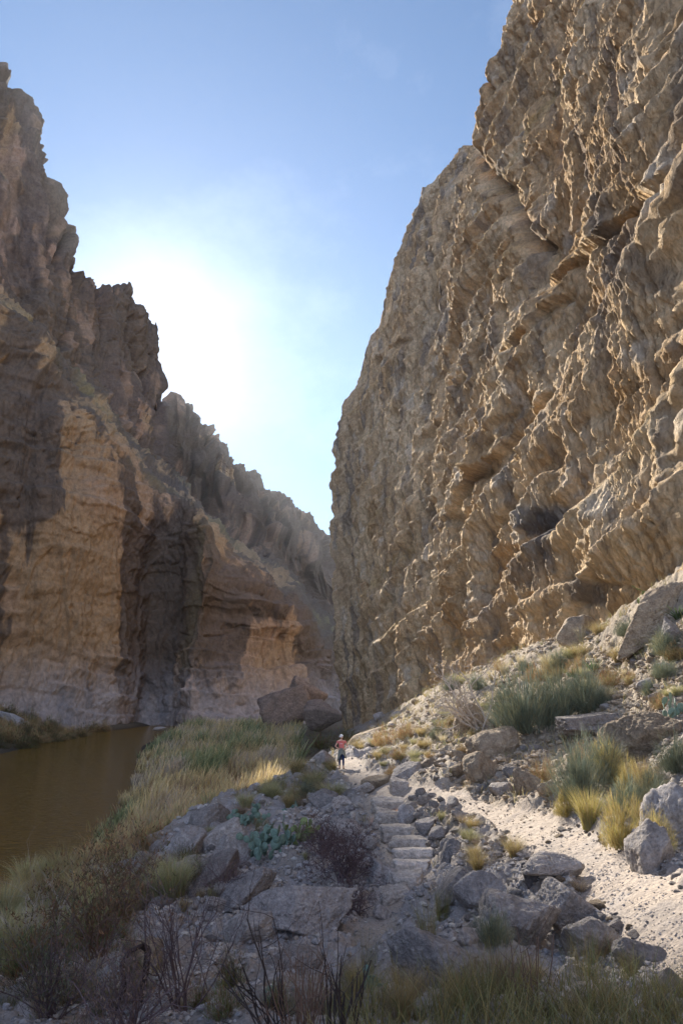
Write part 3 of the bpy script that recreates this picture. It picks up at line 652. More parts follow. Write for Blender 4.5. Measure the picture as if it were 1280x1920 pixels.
scatter([(640,1460),(700,1470),(740,1500),(690,1600),(620,1560),(610,1500)], 14, 10, 30, ['pale', 'grey'], 'pale stone on the gravel shoulder left of the steps', 'stones left of the steps', 0.1, 0.6)
scatter([(560,1420),(610,1445),(560,1500),(500,1500)], 8, 12, 30, ['pale', 'grey'], 'grey stone on the grassy knoll between the reeds and the hiker', 'stones on the grassy knoll')
scatter([(680,1340),(850,1300),(860,1390),(730,1420)], 16, 8, 24, ['tan', 'pale'], 'small sunlit rock on the slope right of the hiker', 'rocks right of the hiker')
scatter([(60,1760),(640,1760),(640,1900),(60,1900)], 16, 14, 44, ['grey', 'pale'], 'shaded rock on the gravel behind the foreground twigs', 'rocks behind the foreground twigs')

scatter([(1040,1560),(1150,1590),(1280,1690),(1280,1640),(1190,1610),(1080,1535)], 22, 8, 24, ['tan', 'pale'], 'sunlit stone along the inner edge of the trail beside the golden grass', 'stones along the inner trail edge', 0.15, 0.65)
scatter([(900,1530),(980,1580),(1080,1650),(1200,1745),(1180,1770),(1040,1660),(900,1570)], 30, 8, 26, ['tan', 'pale', 'grey'], 'stone along the outer edge of the trail above the rock mass', 'stones along the outer trail edge', 0.15, 0.65)
# stone steps
for (px, py, wp, hp, lab) in [(728,1514,64,16,'uppermost stone step, at the head of the flight'),(736,1541,74,20,'broken second stone step from the top'),(757,1568,82,18,'third stone step from the top, bending right'),(774,1591,88,16,'broad flat fourth stone step from the top'),(778,1613,80,17,'fifth stone step from the top, at the rightmost bend'),(773,1636,76,19,'rounded sixth stone step from the top'),(760,1662,70,20,'second lowest stone step of the flight'),(742,1690,62,18,'lowest stone step, half buried in gravel')]:
    c = hit(px, py + hp * .2); m = pxm(c)
    P, Fc = rock_shape(px * 3 + py, 5, planes=9, rough=0.2, box=1.0)
    P = P * np.array([wp * m * 1.1, 0.62, hp * m * 2.0])
    tag(link('stone_step', mesh_np('stone_step', P, Fc, M_STEP, True), None, c + np.array([0, 0.26, 0.05]), (rnd.uniform(-.08, .08), rnd.uniform(-.08, .08), (765 - px) * .006 + rnd.uniform(-.15, .15))), lab, 'step', 'stone steps')

# ------------------------------------------------------------ gravel (stuff)
def merge(parts):
    V = []; Fc = []; Cc = []; k = 0
    for v, f, c in parts: V.append(v); Fc.append(f + k); Cc.append(c); k += len(v)
    return np.concatenate(V), np.concatenate(Fc), np.concatenate(Cc)
def gravel(n):
    global rng
    shapes = [rock_shape(500 + i, 1, planes=7, rough=0.03) for i in range(6)]
    px_ = rng.uniform(-60, 1340, n * 4); py_ = rng.uniform(1180, 1960, n * 4)
    u = (px_ - 640) / F; v = (960 - py_) / F
    # project photo-plane samples on the ground by a few fixed point steps
    ry = CP - v * SP; rz = SP + v * CP; Y = np.full(len(u), 12.0)
    Ys = np.exp(np.linspace(math.log(3.5), math.log(60), 60)); done = np.zeros(len(u), bool); Yh = np.full(len(u), np.nan)
    prev = None
    for Yk in Ys:
        z = hbase(u / ry * Yk, np.full(len(u), Yk)); b_ = z >= rz / ry * Yk; h = b_ & ~done; Yh[h] = Yk * rng.uniform(.96, 1.0, h.sum()); done |= b_
    ok = np.isfinite(Yh); x = (u / ry)[ok] * Yh[ok]; y = Yh[ok]
    z, zb, m = ground_z(x, y, True); cl = fbm(P3(x, y, z) * 0.5, 3, 301)
    keep = (zb > -6.5) & (rng.random(len(x)) < np.clip(0.6 + 1.4 * cl, 0.12, 1) * (1 - 0.35 * m))
    x, y, z, m = x[keep][:n], y[keep][:n], z[keep][:n], m[keep][:n]
    d = y * CP + z * SP; s = d / F * (3.0 + 13 * rng.random(len(x)) ** 4) * (1 - 0.7 * m) + 0.012
    out = []; cb = np.array([[.46, .42, .39], [.38, .33, .28], [.30, .28, .27], [.52, .47, .41]])
    sid = rng.integers(0, 6, len(x))
    for k in range(6):
        i = np.where(sid == k)[0]; P, Fc = shapes[k]; nn_ = len(i)
        a = rng.uniform(0, 6.3, nn_); ca, sa = np.cos(a), np.sin(a); sc = s[i][:, None] * rng.uniform(.7, 1.2, (nn_, 3)) * (1, 1, .65)
        Q = P[None] * sc[:, None]; X = Q[..., 0] * ca[:, None] - Q[..., 1] * sa[:, None]; Yq = Q[..., 0] * sa[:, None] + Q[..., 1] * ca[:, None]
        V = np.stack([X + x[i][:, None], Yq + y[i][:, None], Q[..., 2] + z[i][:, None] + 0.15 * s[i][:, None]], -1)
        FF = Fc[None] + (np.arange(nn_) * len(P))[:, None, None]
        c = cb[rng.integers(0, 4, nn_)] * rng.uniform(.75, 1.1, (nn_, 1)); tn = sst(1, 4, x[i])[:, None] * sst(12, 18, y[i])[:, None]
        c = c * (1 - tn * np.array([0.02, .14, .32])); out.append((V.reshape(-1, 3), FF.reshape(-1, 3), np.repeat(c, len(P), 0)))
    V, Fc, Cc = merge(out); me = mesh_np('gravel', V, Fc, M_GR, False, Cc)
    tag(link('gravel', me), 'loose pale gravel and pebbles over the slopes and trail', kind='stuff')
gravel(34000)
#ROCKS_END

# ------------------------------------------------------------ vegetation
def blades(base, h, w, lean, ldir, col, tipc=None, segs=3, droop=0.0, root=0.85):
    n = len(base); t = np.linspace(0, 1, segs + 1)
    L = np.stack([np.cos(ldir), np.sin(ldir), np.zeros(n)], 1)
    wa = rng.uniform(0, math.pi, n); Wd = np.stack([np.cos(wa), np.sin(wa), np.zeros(n)], 1)
    V = np.empty((n, segs + 1, 2, 3)); Cc = np.empty((n, segs + 1, 2, 3))
    tip = col if tipc is None else tipc
    for k, tk in enumerate(t):
        c = base + L * (h * lean * tk ** 1.7)[:, None]; c[:, 2] += h * (tk - droop * tk ** 3) * np.sqrt(np.clip(1 - (lean * 0.55) ** 2, .15, 1))
        ww = (w * (1 - 0.85 * tk))[:, None] * Wd * 0.5
        V[:, k, 0] = c - ww; V[:, k, 1] = c + ww
        Cc[:, k, :] = (col * (1 - tk) * root + tip * tk)[:, None]
    base_i = (np.arange(n) * (segs + 1) * 2)[:, None]
    Fc = np.concatenate([base_i + np.array([[2 * k, 2 * k + 1, 2 * k + 3, 2 * k + 2]]) for k in range(segs)], 0)
    return V.reshape(-1, 3), Fc, Cc.reshape(-1, 3)
GOLD = np.array([.50, .36, .13]); STRAW = np.array([.50, .42, .24]); OLIVE = np.array([.19, .19, .07]); GREEN = np.array([.10, .145, .05]); RUST = np.array([.26, .12, .06]); BLUEG = np.array([.15, .185, .135]); PALEG = np.array([.33, .33, .19]); BROWN = np.array([.17, .115, .08])
def cmixr(cs, n, jit=0.2):
    cs = np.array(cs); i = rng.integers(0, len(cs), n); j = rng.integers(0, len(cs), n); t = rng.random((n, 1)) ** 2
    return (cs[i] * (1 - t * .5) + cs[j] * t * .5) * rng.uniform(1 - jit, 1 + jit, (n, 1))
# reed bed on the flat bank
def reed_bed():
    n = 150000
    Y = np.exp(rng.uniform(math.log(30), math.log(176), int(n * 1.5))); u = rng.uniform(-0.5, 0.12, len(Y)); x = u * Y
    edge = np.interp(Y, [30, 36, 44, 68, 109, 120, 170], [-14.2, -14.4, -15.2, -19.8, -30.2, -32, -39]) + 0.9 * noise3(P3(Y * .25, Y * 0, Y * 0))
    hb = hbase(x, Y); right = np.interp(Y, [30, 40, 60, 90, 176], [-7.5, -5, -4.5, -6, -10])
    pn = fbm(P3(x, Y * .55, x * 0) * 0.13, 4, 401); pm = fbm(P3(x, Y * .7, x * 0) * 0.3, 3, 405)
    keep = (x > edge) & (x < right + 2 * pm) & (hb < -5.6) & (rng.random(len(x)) < 0.5 + pm + .7 * noise3(P3(x * .9, Y * .7, x * 0), 12))
    x, Y, hb, pn, pm, edge = [a_[keep] for a_ in (x, Y, hb, pn, pm, edge)]; n = len(x)
    h = (2.5 + 1.4 * pn + 1.5 * pm) * rng.uniform(.65, 1.15, n) * (0.4 + .6 * sst(0, 4, x - edge)) * (0.45 + 0.55 * sst(34, 52, Y)) * (0.55 + 0.45 * sst(-5.8, -8.0, hb))
    k1 = (pn + 0.7 * pm)[:, None]; k2 = (pm - .6 * pn + .4 * noise3(P3(x * 1.1, Y * .9, x * 0), 9))[:, None]
    cs = np.where(k1 > 0.2, GREEN * 1.15, np.where(k2 < -0.30, np.array([.24, .13, .07]), np.where(k2 > .28, np.array([.42, .33, .25]), STRAW * np.array([1.05, .95, .75]))))
    cs = cs * .68 + .32 * cmixr([STRAW * 1.3, PALEG, GOLD, GREEN * .7, BROWN], n, .5)
    pc = noise3(P3(x * .9, Y * .7, x * 0), 12)
    near = sst(52, 34, Y)[:, None]; cs = cs * (1 - near) + near * cmixr([RUST * 1.4, OLIVE * 1.4, np.array([.36, .25, .10]), STRAW * .7], n)
    w_ = 0.016 + 0.0005 * Y
    z = np.maximum(hb, -9.95) - .05
    h = h * (1 + .35 * pc)
    V, Fc, Cc = blades(P3(x, Y, z), h, w_ * rng.uniform(1.0, 3.6, n), rng.uniform(.05, .5, n), rng.normal(0.2, 1.3, n), cs, cs * 1.5 + .04, 3, 0.12, 0.4)  # blade roots darkened to paint shade deep in the bed
    tag(link('reed_bed', mesh_np('reed_bed', V, Fc, M_LEAF, False, Cc)), 'dense bed of pale and green reeds filling the flat bank beside the river', kind='stuff')
reed_bed()
# short dry ground cover on the slopes, away from the trail
def ground_grass():
    n = 30000; Y = np.exp(rng.uniform(math.log(3.2), math.log(95), n)); u = rng.uniform(-.6, .65, n); x = u * Y
    z, hb, m = ground_z(x, Y, True); p = P3(x, Y, z); px, py = project(p)
    cl = fbm(p * 0.35, 3, 411); cl2 = fbm(p * 1.3, 2, 415)
    slope_r = sst(-0.5, 2.5, x - 0.5) * sst(16, 22, Y); fore = sst(1820, 1910, py) * sst(560, 700, px) * 0.45; leftb = sst(260, 60, px) * sst(1600, 1700, py) * sst(1900, 1800, py) * .7; knoll = sst(27, 31, Y) * sst(-5.5, -4.8, hb) * sst(2, -1, x)
    ok = np.clip(np.maximum.reduce([slope_r * .75, fore, leftb, knoll * .9]), 0, 1) * np.clip(0.45 + 1.6 * cl + cl2, 0, 1) * (m < .3) * (hb > -7.5)
    k = rng.random(n) < ok * 1.0; x, Y, z, px = x[k], Y[k], z[k], px[k]
    # each sample becomes a little tuft
    r = 6; x = np.repeat(x, r) + rng.normal(0, .06, len(x) * r); Y2 = np.repeat(Y, r) + rng.normal(0, .06, len(Y) * r); z = np.repeat(z, r); n = len(x)
    d = Y2; cs = cmixr([GOLD, STRAW, OLIVE * 1.3, PALEG, BROWN * 1.3], n)
    shade = sst(9, 6, Y2)[:, None]; cs = cs * (1 - shade * .6) + shade * .6 * cmixr([OLIVE, np.array([.26, .2, .07]), GREEN], n)  # nearest grass: more olive and green, and taller
    h = (0.12 + 0.011 * d ** .9) * rng.uniform(.5, 1.4, n) * (1 + 0.9 * shade[:, 0])
    V, Fc, Cc = blades(P3(x, Y2, z - .02), h, (.006 + .0006 * d), rng.uniform(.2, .9, n), rng.uniform(0, 6.3, n), cs, cs * 1.3, 2, .15)
    tag(link('ground_grass', mesh_np('ground_grass', V, Fc, M_LEAF, False, Cc)), 'short dry grass and low weeds scattered over the stony slopes', kind='stuff')
ground_grass()

def tuft_mesh(n, cs, spread=1.0, w=.012, stiff=.5, droop=.2, segs=4, core=.12, tipc=None, name='grass_tussock', mat=None):
    """unit height tuft"""
    a = rng.uniform(0, 6.3, n); r = core * np.sqrt(rng.random(n)); base = P3(r * np.cos(a), r * np.sin(a), np.zeros(n) - .03)
    col = cmixr(cs, n); lean = np.clip(rng.random(n) ** stiff * spread, 0, 1.5); h = rng.uniform(.5, 1.05, n)
    V, Fc, Cc = blades(base, h, np.full(n, w) * rng.uniform(.6, 1.4, n), lean, a + rng.normal(0, .5, n), col, col * 1.25 if tipc is None else np.tile(tipc, (n, 1)), segs, droop)
    return mesh_np(name, V, Fc, mat or M_LEAF, False, Cc)
TUFT = {
 'gold': [tuft_mesh(900, [GOLD, STRAW, GOLD * .8, OLIVE * 1.5, BROWN * 1.6], 1.25, .008, .6, .25, 4, .2) for _ in range(3)],
 'bright': [tuft_mesh(800, [GOLD * 1.1, STRAW, np.array([.45, .38, .10]), OLIVE * 1.6], .75, .012, .6, .1, 4, .22) for _ in range(2)],
 'olive': [tuft_mesh(260, [OLIVE, GREEN, np.array([.30, .23, .08]), OLIVE * 1.5, BROWN * 1.4], 1.0, .008, .7, .2, 5, .38) for _ in range(4)],
 'brown': [tuft_mesh(420, [BROWN, BROWN * 1.5, STRAW * .7], 1.3, .008, .6, .3, 4, .25) for _ in range(2)],
 'pale': [tuft_mesh(700, [PALEG, STRAW, OLIVE * 1.6], 1.1, .014, .6, .3, 4, .3) for _ in range(2)],
 'white': [tuft_mesh(300, [STRAW * 1.2, np.array([.55, .5, .38])], .6, .012) for _ in range(1)],
}
# spiky grey-green shrubs: a rounded clump of many thin upright stems with side sprays
def spiky_shrub(n=2600, cs=None, seed=0, wd=.010, bl=(.12, .38), lj=.12):
    cs = cs or [BLUEG, BLUEG * 1.3, BLUEG * .7, np.array([.22, .24, .16]), np.array([.30, .26, .14])]
    a = rng.uniform(0, 6.3, n); el = np.arcsin(rng.uniform(.05, 1, n)); rr_ = rng.random(n) ** .45 * .42 * (1 + .32 * np.sin(a * 3 + seed) + .22 * np.sin(a * 5 + 2 * seed))
    base = P3(rr_ * np.cos(a) * np.cos(el), rr_ * np.sin(a) * np.cos(el), rr_ * np.sin(el) * 1.55)
    cl = noise3(base * 7, 431 + seed); keep = cl > -.12; base, a, el, cl = base[keep], a[keep], el[keep], cl[keep]; n = len(base)
    col = cmixr(cs, n) * (0.85 + 0.35 * cl[:, None])
    lean = np.clip(np.cos(el) * .9 + rng.normal(0, lj, n), .05, 1.2)
    v, f, c = blades(base, rng.uniform(*bl, n), np.full(n, wd), lean, a + rng.normal(0, .4, n), col, col * 1.4, 3, .05)
    return v, f, c
BRT = []
for i in range(3):
    v, f, c = spiky_shrub(6500, [GOLD * 1.15, STRAW, np.array([.48, .40, .10]), OLIVE * 1.8, GOLD], seed=i + 20, wd=.007, bl=(.07, .24), lj=.5); BRT.append(mesh_np('grass_tussock', v, f, M_LEAF, False, c))
TUFT['darkgreen'] = [tuft_mesh(60, [GREEN * .9, BLUEG * .8, GREEN * 1.2], 1.0, .07, .7, .05, 3, .08, name='sotol') for _ in range(2)]
def plant_at(name, me, px, pyb, hp, wp, label, cat, group=None, rz=None):
    """px, pyb: foot of the plant in the photo; hp, wp: its size there"""
    c = hit(px, pyb); m = pxm(c); 
    o = link(name, me, None, c - np.array([0, 0, .03]), (0, 0, rnd.uniform(0, 6.3) if rz is None else rz), (wp * m, wp * m, hp * m)); tag(o, label, cat, group); return o
SHR = []
for i in range(3):
    v, f, c = spiky_shrub(6000, seed=i, wd=.007, bl=(.1, .32), lj=.3); SHR.append(mesh_np('spiky_shrub', v, f, M_SHRUB, False, c))
DSH = []
for i in range(3):
    v, f, c = spiky_shrub(2200, [BROWN, RUST * .8, OLIVE, GREEN], seed=i + 5, wd=.012, bl=(.06, .22), lj=.5); DSH.append(mesh_np('brush', v, f, M_SHRUB, False, c))
OSH = []
for i in range(2):
    v, f, c = spiky_shrub(4200, [np.array([.40, .25, .13]), RUST * 1.7, np.array([.46, .33, .15]), STRAW * .9, OLIVE * 1.6], seed=i + 9, wd=.008, bl=(.06, .22), lj=.5); OSH.append(mesh_np('brush', v, f, M_SHRUB, False, c))

# woody twig shrubs
def tubes(segs, sides=4):
    A0 = np.array([s[0] for s in segs]); B0 = np.array([s[1] for s in segs]); ra = np.array([s[2] for s in segs]); rb = np.array([s[3] for s in segs]); cc = np.array([s[4] for s in segs])
    d = B0 - A0; d /= np.linalg.norm(d, axis=1)[:, None] + 1e-9; ref = np.where(np.abs(d[:, 2:3]) > .9, [[1, 0, 0]], [[0, 0, 1]])
    s = np.cross(d, ref); s /= np.linalg.norm(s, axis=1)[:, None] + 1e-9; t_ = np.cross(d, s); n = len(segs)
    V = np.empty((n, 2, sides, 3))
    for k in range(sides):
        a = 2 * math.pi * k / sides; o = s * math.cos(a) + t_ * math.sin(a); V[:, 0, k] = A0 + o * ra[:, None]; V[:, 1, k] = B0 + o * rb[:, None]
    b = (np.arange(n) * 2 * sides)[:, None]
    Fc = np.concatenate([b + np.array([[k, (k + 1) % sides, sides + (k + 1) % sides, sides + k]]) for k in range(sides)], 0)
    return V.reshape(-1, 3), Fc, np.repeat(cc, 2 * sides, 0)
def branch(segs, p, d, L, r, depth, c, r_, kink=.25, nseg=6, up=.05, split=(2, 4), leafc=None, taper=.55):
    q = np.array(p, float); dv = np.array(d, float); dv /= np.linalg.norm(dv); kids = []
    for k in range(nseg):
        dv = dv + r_.normal(size=3) * kink + (0, 0, up); dv /= np.linalg.norm(dv); e = q + dv * L / nseg
        a0 = r * (1 - taper * k / nseg); a1 = r * (1 - taper * (k + 1) / nseg); segs.append((q, e, a0, a1, c * r_.uniform(.85, 1.15))); q = e
        if depth > 0 and k >= 1: kids.append((q.copy(), dv.copy(), a1))
    if depth > 0:
        for i in range(r_.integers(*split)+1):
            k = kids[r_.integers(0, len(kids))]; nd = k[1] + r_.normal(size=3) * .55; branch(segs, k[0], nd, L * r_.uniform(.4, .7), k[2] * .7, depth - 1, c, r_, kink, max(3, nseg - 1), up, split)
def twig_shrub(name, px, pyb, hp, label, color, nb=14, depth=3, seed=1, kink=.22, spread=.8, rad=.02, up=.06, dirs=None, cat='shrub', lean=(0, 0), split=(2, 4), leaf=None, nleaf=0):
    c = hit(px, pyb); m = pxm(c); H = hp * m; r_ = np.random.default_rng(seed); segs = []
    for i in range(nb):
        a = r_.uniform(0, 6.3); d = np.array([math.cos(a) * spread * r_.random() + lean[0], math.sin(a) * spread * r_.random() * .6 + lean[1], 1.0])
        branch(segs, (r_.normal(0, .06 * H), r_.normal(0, .06 * H), -.05), d, H * r_.uniform(.55, .95), rad * r_.uniform(.6, 1.1), depth, np.array(color), r_, kink, 7, up, split)
    v, f, cc = tubes(segs)
    if nleaf:
        ends = np.array([s[1] for s in segs if s[2] < rad * .6]); ii = r_.integers(0, len(ends), nleaf); b = ends[ii] + r_.normal(0, .015, (nleaf, 3))
        lc = np.array(leaf)[r_.integers(0, len(leaf), nleaf)] * r_.uniform(.7, 1.3, (nleaf, 1))
        v2, f2, c2 = blades(b, np.full(nleaf, H * .035), np.full(nleaf, H * .016), r_.uniform(.2, 1.2, nleaf), r_.uniform(0, 6.3, nleaf), lc, lc, 1)
        v, f, cc = merge([(v, f, cc), (v2, f2, c2)])
    o = link(name, mesh_np(name, v, f, M_TWIG, False, cc), None, c); tag(o, label, cat); return o
TW = {'grey': (.22, .19, .17), 'pale': (.36, .31, .26), 'dark': (.055, .042, .038), 'brown': (.16, .10, .07), 'purple': (.12, .085, .085)}
PLANTS = [
 # kind, px, foot py, height px, width px, name, label, cat
 ('SHR0', 985,1376,135,150,'spiky_shrub','large blue-green spiky shrub right of the bare branching shrub on the slope','shrub'),
 ('SHR1', 1050,1355,115,120,'spiky_shrub','blue-green spiky shrub in the middle of the row on the slope','shrub'),
 ('SHR2', 1100,1338,100,95,'spiky_shrub','blue-green spiky shrub at the right end of the row above the flat slab','shrub'),
 ('SHR1', 940,1345,60,70,'spiky_shrub','smaller blue-green shrub just behind the bare branching shrub','shrub'),
 ('SHR2', 1085,1505,130,110,'spiky_shrub','blue-green spiky shrub standing right above the inner trail edge','shrub'),
 ('SHR0', 1130,1470,110,110,'spiky_shrub','tall grey-green shrub leaning beside the big brown boulder','shrub'),
 ('SHR1', 820,1385,32,40,'spiky_shrub','small round blue-green shrub alone on the slope between hiker and cliff','shrub'),
 ('SHR2', 1250,1230,60,70,'spiky_shrub','dull green shrub below the pale jagged rock at the right edge','shrub'),
 ('SHR0', 1050,1260,50,70,'spiky_shrub','green shrub among agaves near the cliff foot','shrub'),
 ('SHR1', 925,1770,75,80,'spiky_shrub','grey-green bush in front of the largest foreground rock mass','shrub'),
 ('SHR2', 575,1495,35,40,'spiky_shrub','small dark green shrub on the knoll below the hiker','shrub'),
 ('OSH0', 1020,1470,60,70,'brush','dry brown brush at the back of the trail bend','shrub'),
 ('OSH1', 1100,1440,55,90,'brush','tangled tawny brush between the trail shrub and the flat slab','shrub'),
 ('OSH0', 205,1625,90,120,'brush','rust-red bush at the river edge of the reed bed','shrub'),
 ('OSH1', 265,1600,70,90,'brush','orange-brown bush beside the rust-red one at the reed edge','shrub'),
 ('OSH0', 130,1690,80,110,'brush','brown weedy bush at the river edge below the rust-red bush','shrub'),
 ('OSH1', 720,1400,45,70,'brush','brown leafless brush right behind the hiker','shrub'),
 ('OSH0', 762,1385,40,70,'brush','tawny brush on the slope to the right of the hiker','shrub'),
 ('OSH1', 740,1452,22,60,'brush','low rust-brown weeds at the trail edge near the hiker','shrub'),
 ('DSH0', 560,1420,40,70,'brush','dark thicket in shade at the hill foot left of the hiker','shrub'),
 ('DSH1', 600,1405,45,70,'brush','dark thicket in shade directly behind the hiker','shrub'),
 ('DSH2', 650,1390,35,70,'brush','dark brush at the shaded foot of the right cliff corner','shrub'),
 ('DSH0', 460,1385,20,90,'brush','dark patch of brush within the far reed bed','shrub'),
 ('DSH2', 370,1655,60,60,'brush','dark green bush among the ridge rocks','shrub'),
 ('DSH1', 350,1615,45,60,'brush','dark bush clinging to the river side of the ridge','shrub'),
 ('DSH1', 1170,1400,60,60,'brush','dark green growth in the hollow of the big brown boulder','shrub'),
 ('DSH0', 430,1850,90,70,'brush','blackish bush beside the foreground grass, left of the dark bare stems','shrub'),
 ('DSH2', 180,1770,100,170,'brush','dark brown leafy brush in the shaded lower left','shrub'),
 ('DSH0', 60,1830,110,170,'brush','dark tangled brush at the left edge of the foreground','shrub'),
 ('bright',1165,1590,115,100,'grass_tussock','tallest golden grass clump glowing on the inner side of the trail','grass'),
 ('bright',1230,1600,95,80,'grass_tussock','golden grass clump in front of the dark pitted boulder','grass'),
 ('bright',1105,1550,85,70,'grass_tussock','yellow-green grass clump at the trail edge left of the tallest clump','grass'),
 ('bright',1060,1530,60,60,'grass_tussock','straw grass at the foot of the blue-green trail shrub','grass'),
 ('gold',965,1608,70,60,'grass_tussock','golden tussock standing on the outer edge of the trail','grass'),
 ('gold',898,1632,62,70,'grass_tussock','golden tussock below and left of the one on the trail edge','grass'),
 ('gold',1035,1265,55,60,'grass_tussock','orange-gold grass clump near the cliff foot','grass'),
 ('gold',1085,1235,50,60,'grass_tussock','straw grass clump with white tips left of the huge tilted slab','grass'),
 ('brown',1085,1672,48,55,'grass_tussock','small dry brown tussock on the crest of the slanting slab','grass'),
 ('brown',1130,1790,85,70,'grass_tussock','drooping dead grass spilling below the slanting slab','grass'),
 ('pale',622,1495,48,75,'grass_tussock','pale round bushy grass below the hiker','grass'),
 ('pale',1250,1220,50,60,'grass_tussock','pale round grass at the foot of the jagged rock','grass'),
 ('olive',800,1760,110,70,'grass_tussock','tall olive grass clump above the large rounded boulder','grass'),
 ('olive',830,1720,90,50,'grass_tussock','olive grass clump right of the steps foot','grass'),
 ('olive',745,1800,100,55,'grass_tussock','olive grass clump left of the large rounded boulder','grass'),
 ('olive',690,1830,120,60,'grass_tussock','tall yellow-olive grass right of the dark bare stems','grass'),
 ('gold',345,1705,36,34,'grass_tussock','small yellow tussock on the ridge rocks','grass'),
 ('gold',375,1685,28,30,'grass_tussock','tiny straw tussock above the small yellow one on the ridge','grass'),
 ('olive',580,1580,60,60,'grass_tussock','weedy tuft growing beside the prickly pears','grass'),
 ('olive',520,1480,50,70,'grass_tussock','weedy tuft behind the prickly pears','grass'),
 ('darkgreen',1112,1262,34,40,'agave','dark green agave with spread blades near the cliff foot','agave'),
 ('darkgreen',1075,1275,30,36,'agave','dark green agave left of the spread one','agave'),
 ('darkgreen',1135,1285,26,34,'agave','small dark agave below the huge tilted slab','agave'),
 ('darkgreen',230,1760,30,26,'agave','small green agave by the gravel in the lower left','agave'),
 ('darkgreen',1270,1160,30,50,'agave','green spiky plant beside the huge tilted slab at the right edge','agave'),
]
TUFT['bright'] = TUFT['bright'][:1] + BRT * 2
KM = {'SHR': SHR, 'OSH': OSH, 'DSH': DSH}
for (k, px, pyb, hp, wp, nm, lab, cat) in PLANTS:
    if k[:3] in KM and k[3:].isdigit(): me = KM[k[:3]][int(k[3:]) % len(KM[k[:3]])]; f = .88
    else: me = rnd.choice(TUFT[k]); f = {'darkgreen': .8, 'bright': .85}.get(k, .62)
    plant_at(nm, me, px, pyb, hp, wp * f, lab, cat)
def field(poly, n, kinds, h0, h1, asp, name, label, cat, group):
    xs = [q[0] for q in poly]; ys = [q[1] for q in poly]; k = 0; tries = 0
    while k < n and tries < n * 40:
        tries += 1; x, y = rnd.uniform(min(xs), max(xs)), rnd.uniform(min(ys), max(ys))
        if not inside(poly, x, y): continue
        h = rnd.uniform(h0, h1); kd = rnd.choice(kinds)
        me = rnd.choice(KM[kd]) if kd in KM else rnd.choice(TUFT[kd])
        plant_at(name, me, x, y, h, h * asp * rnd.uniform(.8, 1.3) * (.88 if kd in KM else .62), label, cat, group); k += 1
field([(640,1840),(1280,1830),(1300,1918),(640,1918)], 36, ['olive','olive','olive','gold','brown'], 55, 150, .75, 'grass_tussock', 'seeded olive grass clump along the bottom of the picture', 'grass', 'foreground grass clumps')
field([(0,1740),(180,1800),(420,1880),(640,1890),(640,1918),(0,1918)], 26, ['olive','brown','DSH'], 50, 110, .9, 'grass_tussock', 'dark weedy clump in the shaded lower left corner', 'grass', 'shaded weeds in the lower left')
field([(0,1700),(110,1640),(330,1640),(330,1690),(200,1740),(0,1840)], 64, ['olive','gold','pale','pale','brown'], 60, 120, .8, 'grass_tussock', 'brown-green weedy clump on the river bank below the reeds', 'grass', 'weeds on the near river bank')
field([(660,1400),(860,1330),(900,1400),(800,1440),(700,1440)], 34, ['gold','pale','white','OSH'], 14, 34, 1.3, 'grass_tussock', 'sunlit dry grass tuft on the slope right of the hiker', 'grass', 'grass tufts right of the hiker')
field([(800,1300),(1000,1225),(1120,1190),(1280,1180),(1280,1330),(1100,1330),(900,1330)], 48, ['gold','pale','SHR','OSH','white'], 22, 48, 1.2, 'grass_tussock', 'sunlit grass tuft on the upper slope under the cliff', 'grass', 'grass tufts on the upper slope')
field([(1150,1430),(1280,1450),(1280,1560),(1120,1540)], 12, ['bright','gold','SHR'], 50, 95, .9, 'grass_tussock', 'tall grass on the bank above the trail at the right edge', 'grass', 'tall grass above the trail')
field([(540,1440),(625,1430),(625,1500),(520,1520),(440,1520),(480,1480)], 22, ['gold','pale','olive','brown'], 25, 50, 1.1, 'grass_tussock', 'grass tuft on the knoll between the reeds and the hiker', 'grass', 'grass tufts on the knoll')
field([(300,1580),(480,1500),(600,1600),(400,1720),(300,1720)], 12, ['olive','brown','pale'], 22, 42, 1.1, 'grass_tussock', 'thin tuft between the rocks of the ridge', 'grass', 'tufts on the ridge')
field([(800,1510),(900,1540),(900,1640),(850,1600)], 7, ['gold','brown','pale'], 22, 40, 1.1, 'grass_tussock', 'short dry tuft between the stone pile and the trail', 'grass', 'tufts by the stone pile')
# brush on the left river bank (placed by distance)
for i in range(120):
    Yk = rnd.uniform(100, 172); xk = -53 - (Yk - 112) * .066 - rnd.random() ** 1.3 * 24 - .3
    z = float(ground_z(xk, Yk)[0]); kd = rnd.choice(['OSH', 'DSH', 'OSH']); s = rnd.uniform(2.2, 4.6)
    tag(link('brush', rnd.choice(KM[kd]), None, (xk, Yk, max(z, -10.1) - .3), (0, 0, rnd.uniform(0, 6)), (s * 1.3, s * 1.3, s * .75)), 'brown autumn brush on the far left river bank', 'shrub', 'brush on the left river bank')
for (px, Yk, lab) in [(15,150,'dark round bush by the left picture edge at the cliff foot'),(55,158,'dark evergreen bush behind the purple-grey slab on the left bank'),(98,165,'rightmost dark bush on the left bank')]:
    c = at(px, 1345, Yk); z = float(ground_z(c[0], Yk)[0]); tag(link('brush', DSH[0], None, (c[0], Yk, z), (0, 0, px), (5, 5, 4.5)), lab, 'shrub')

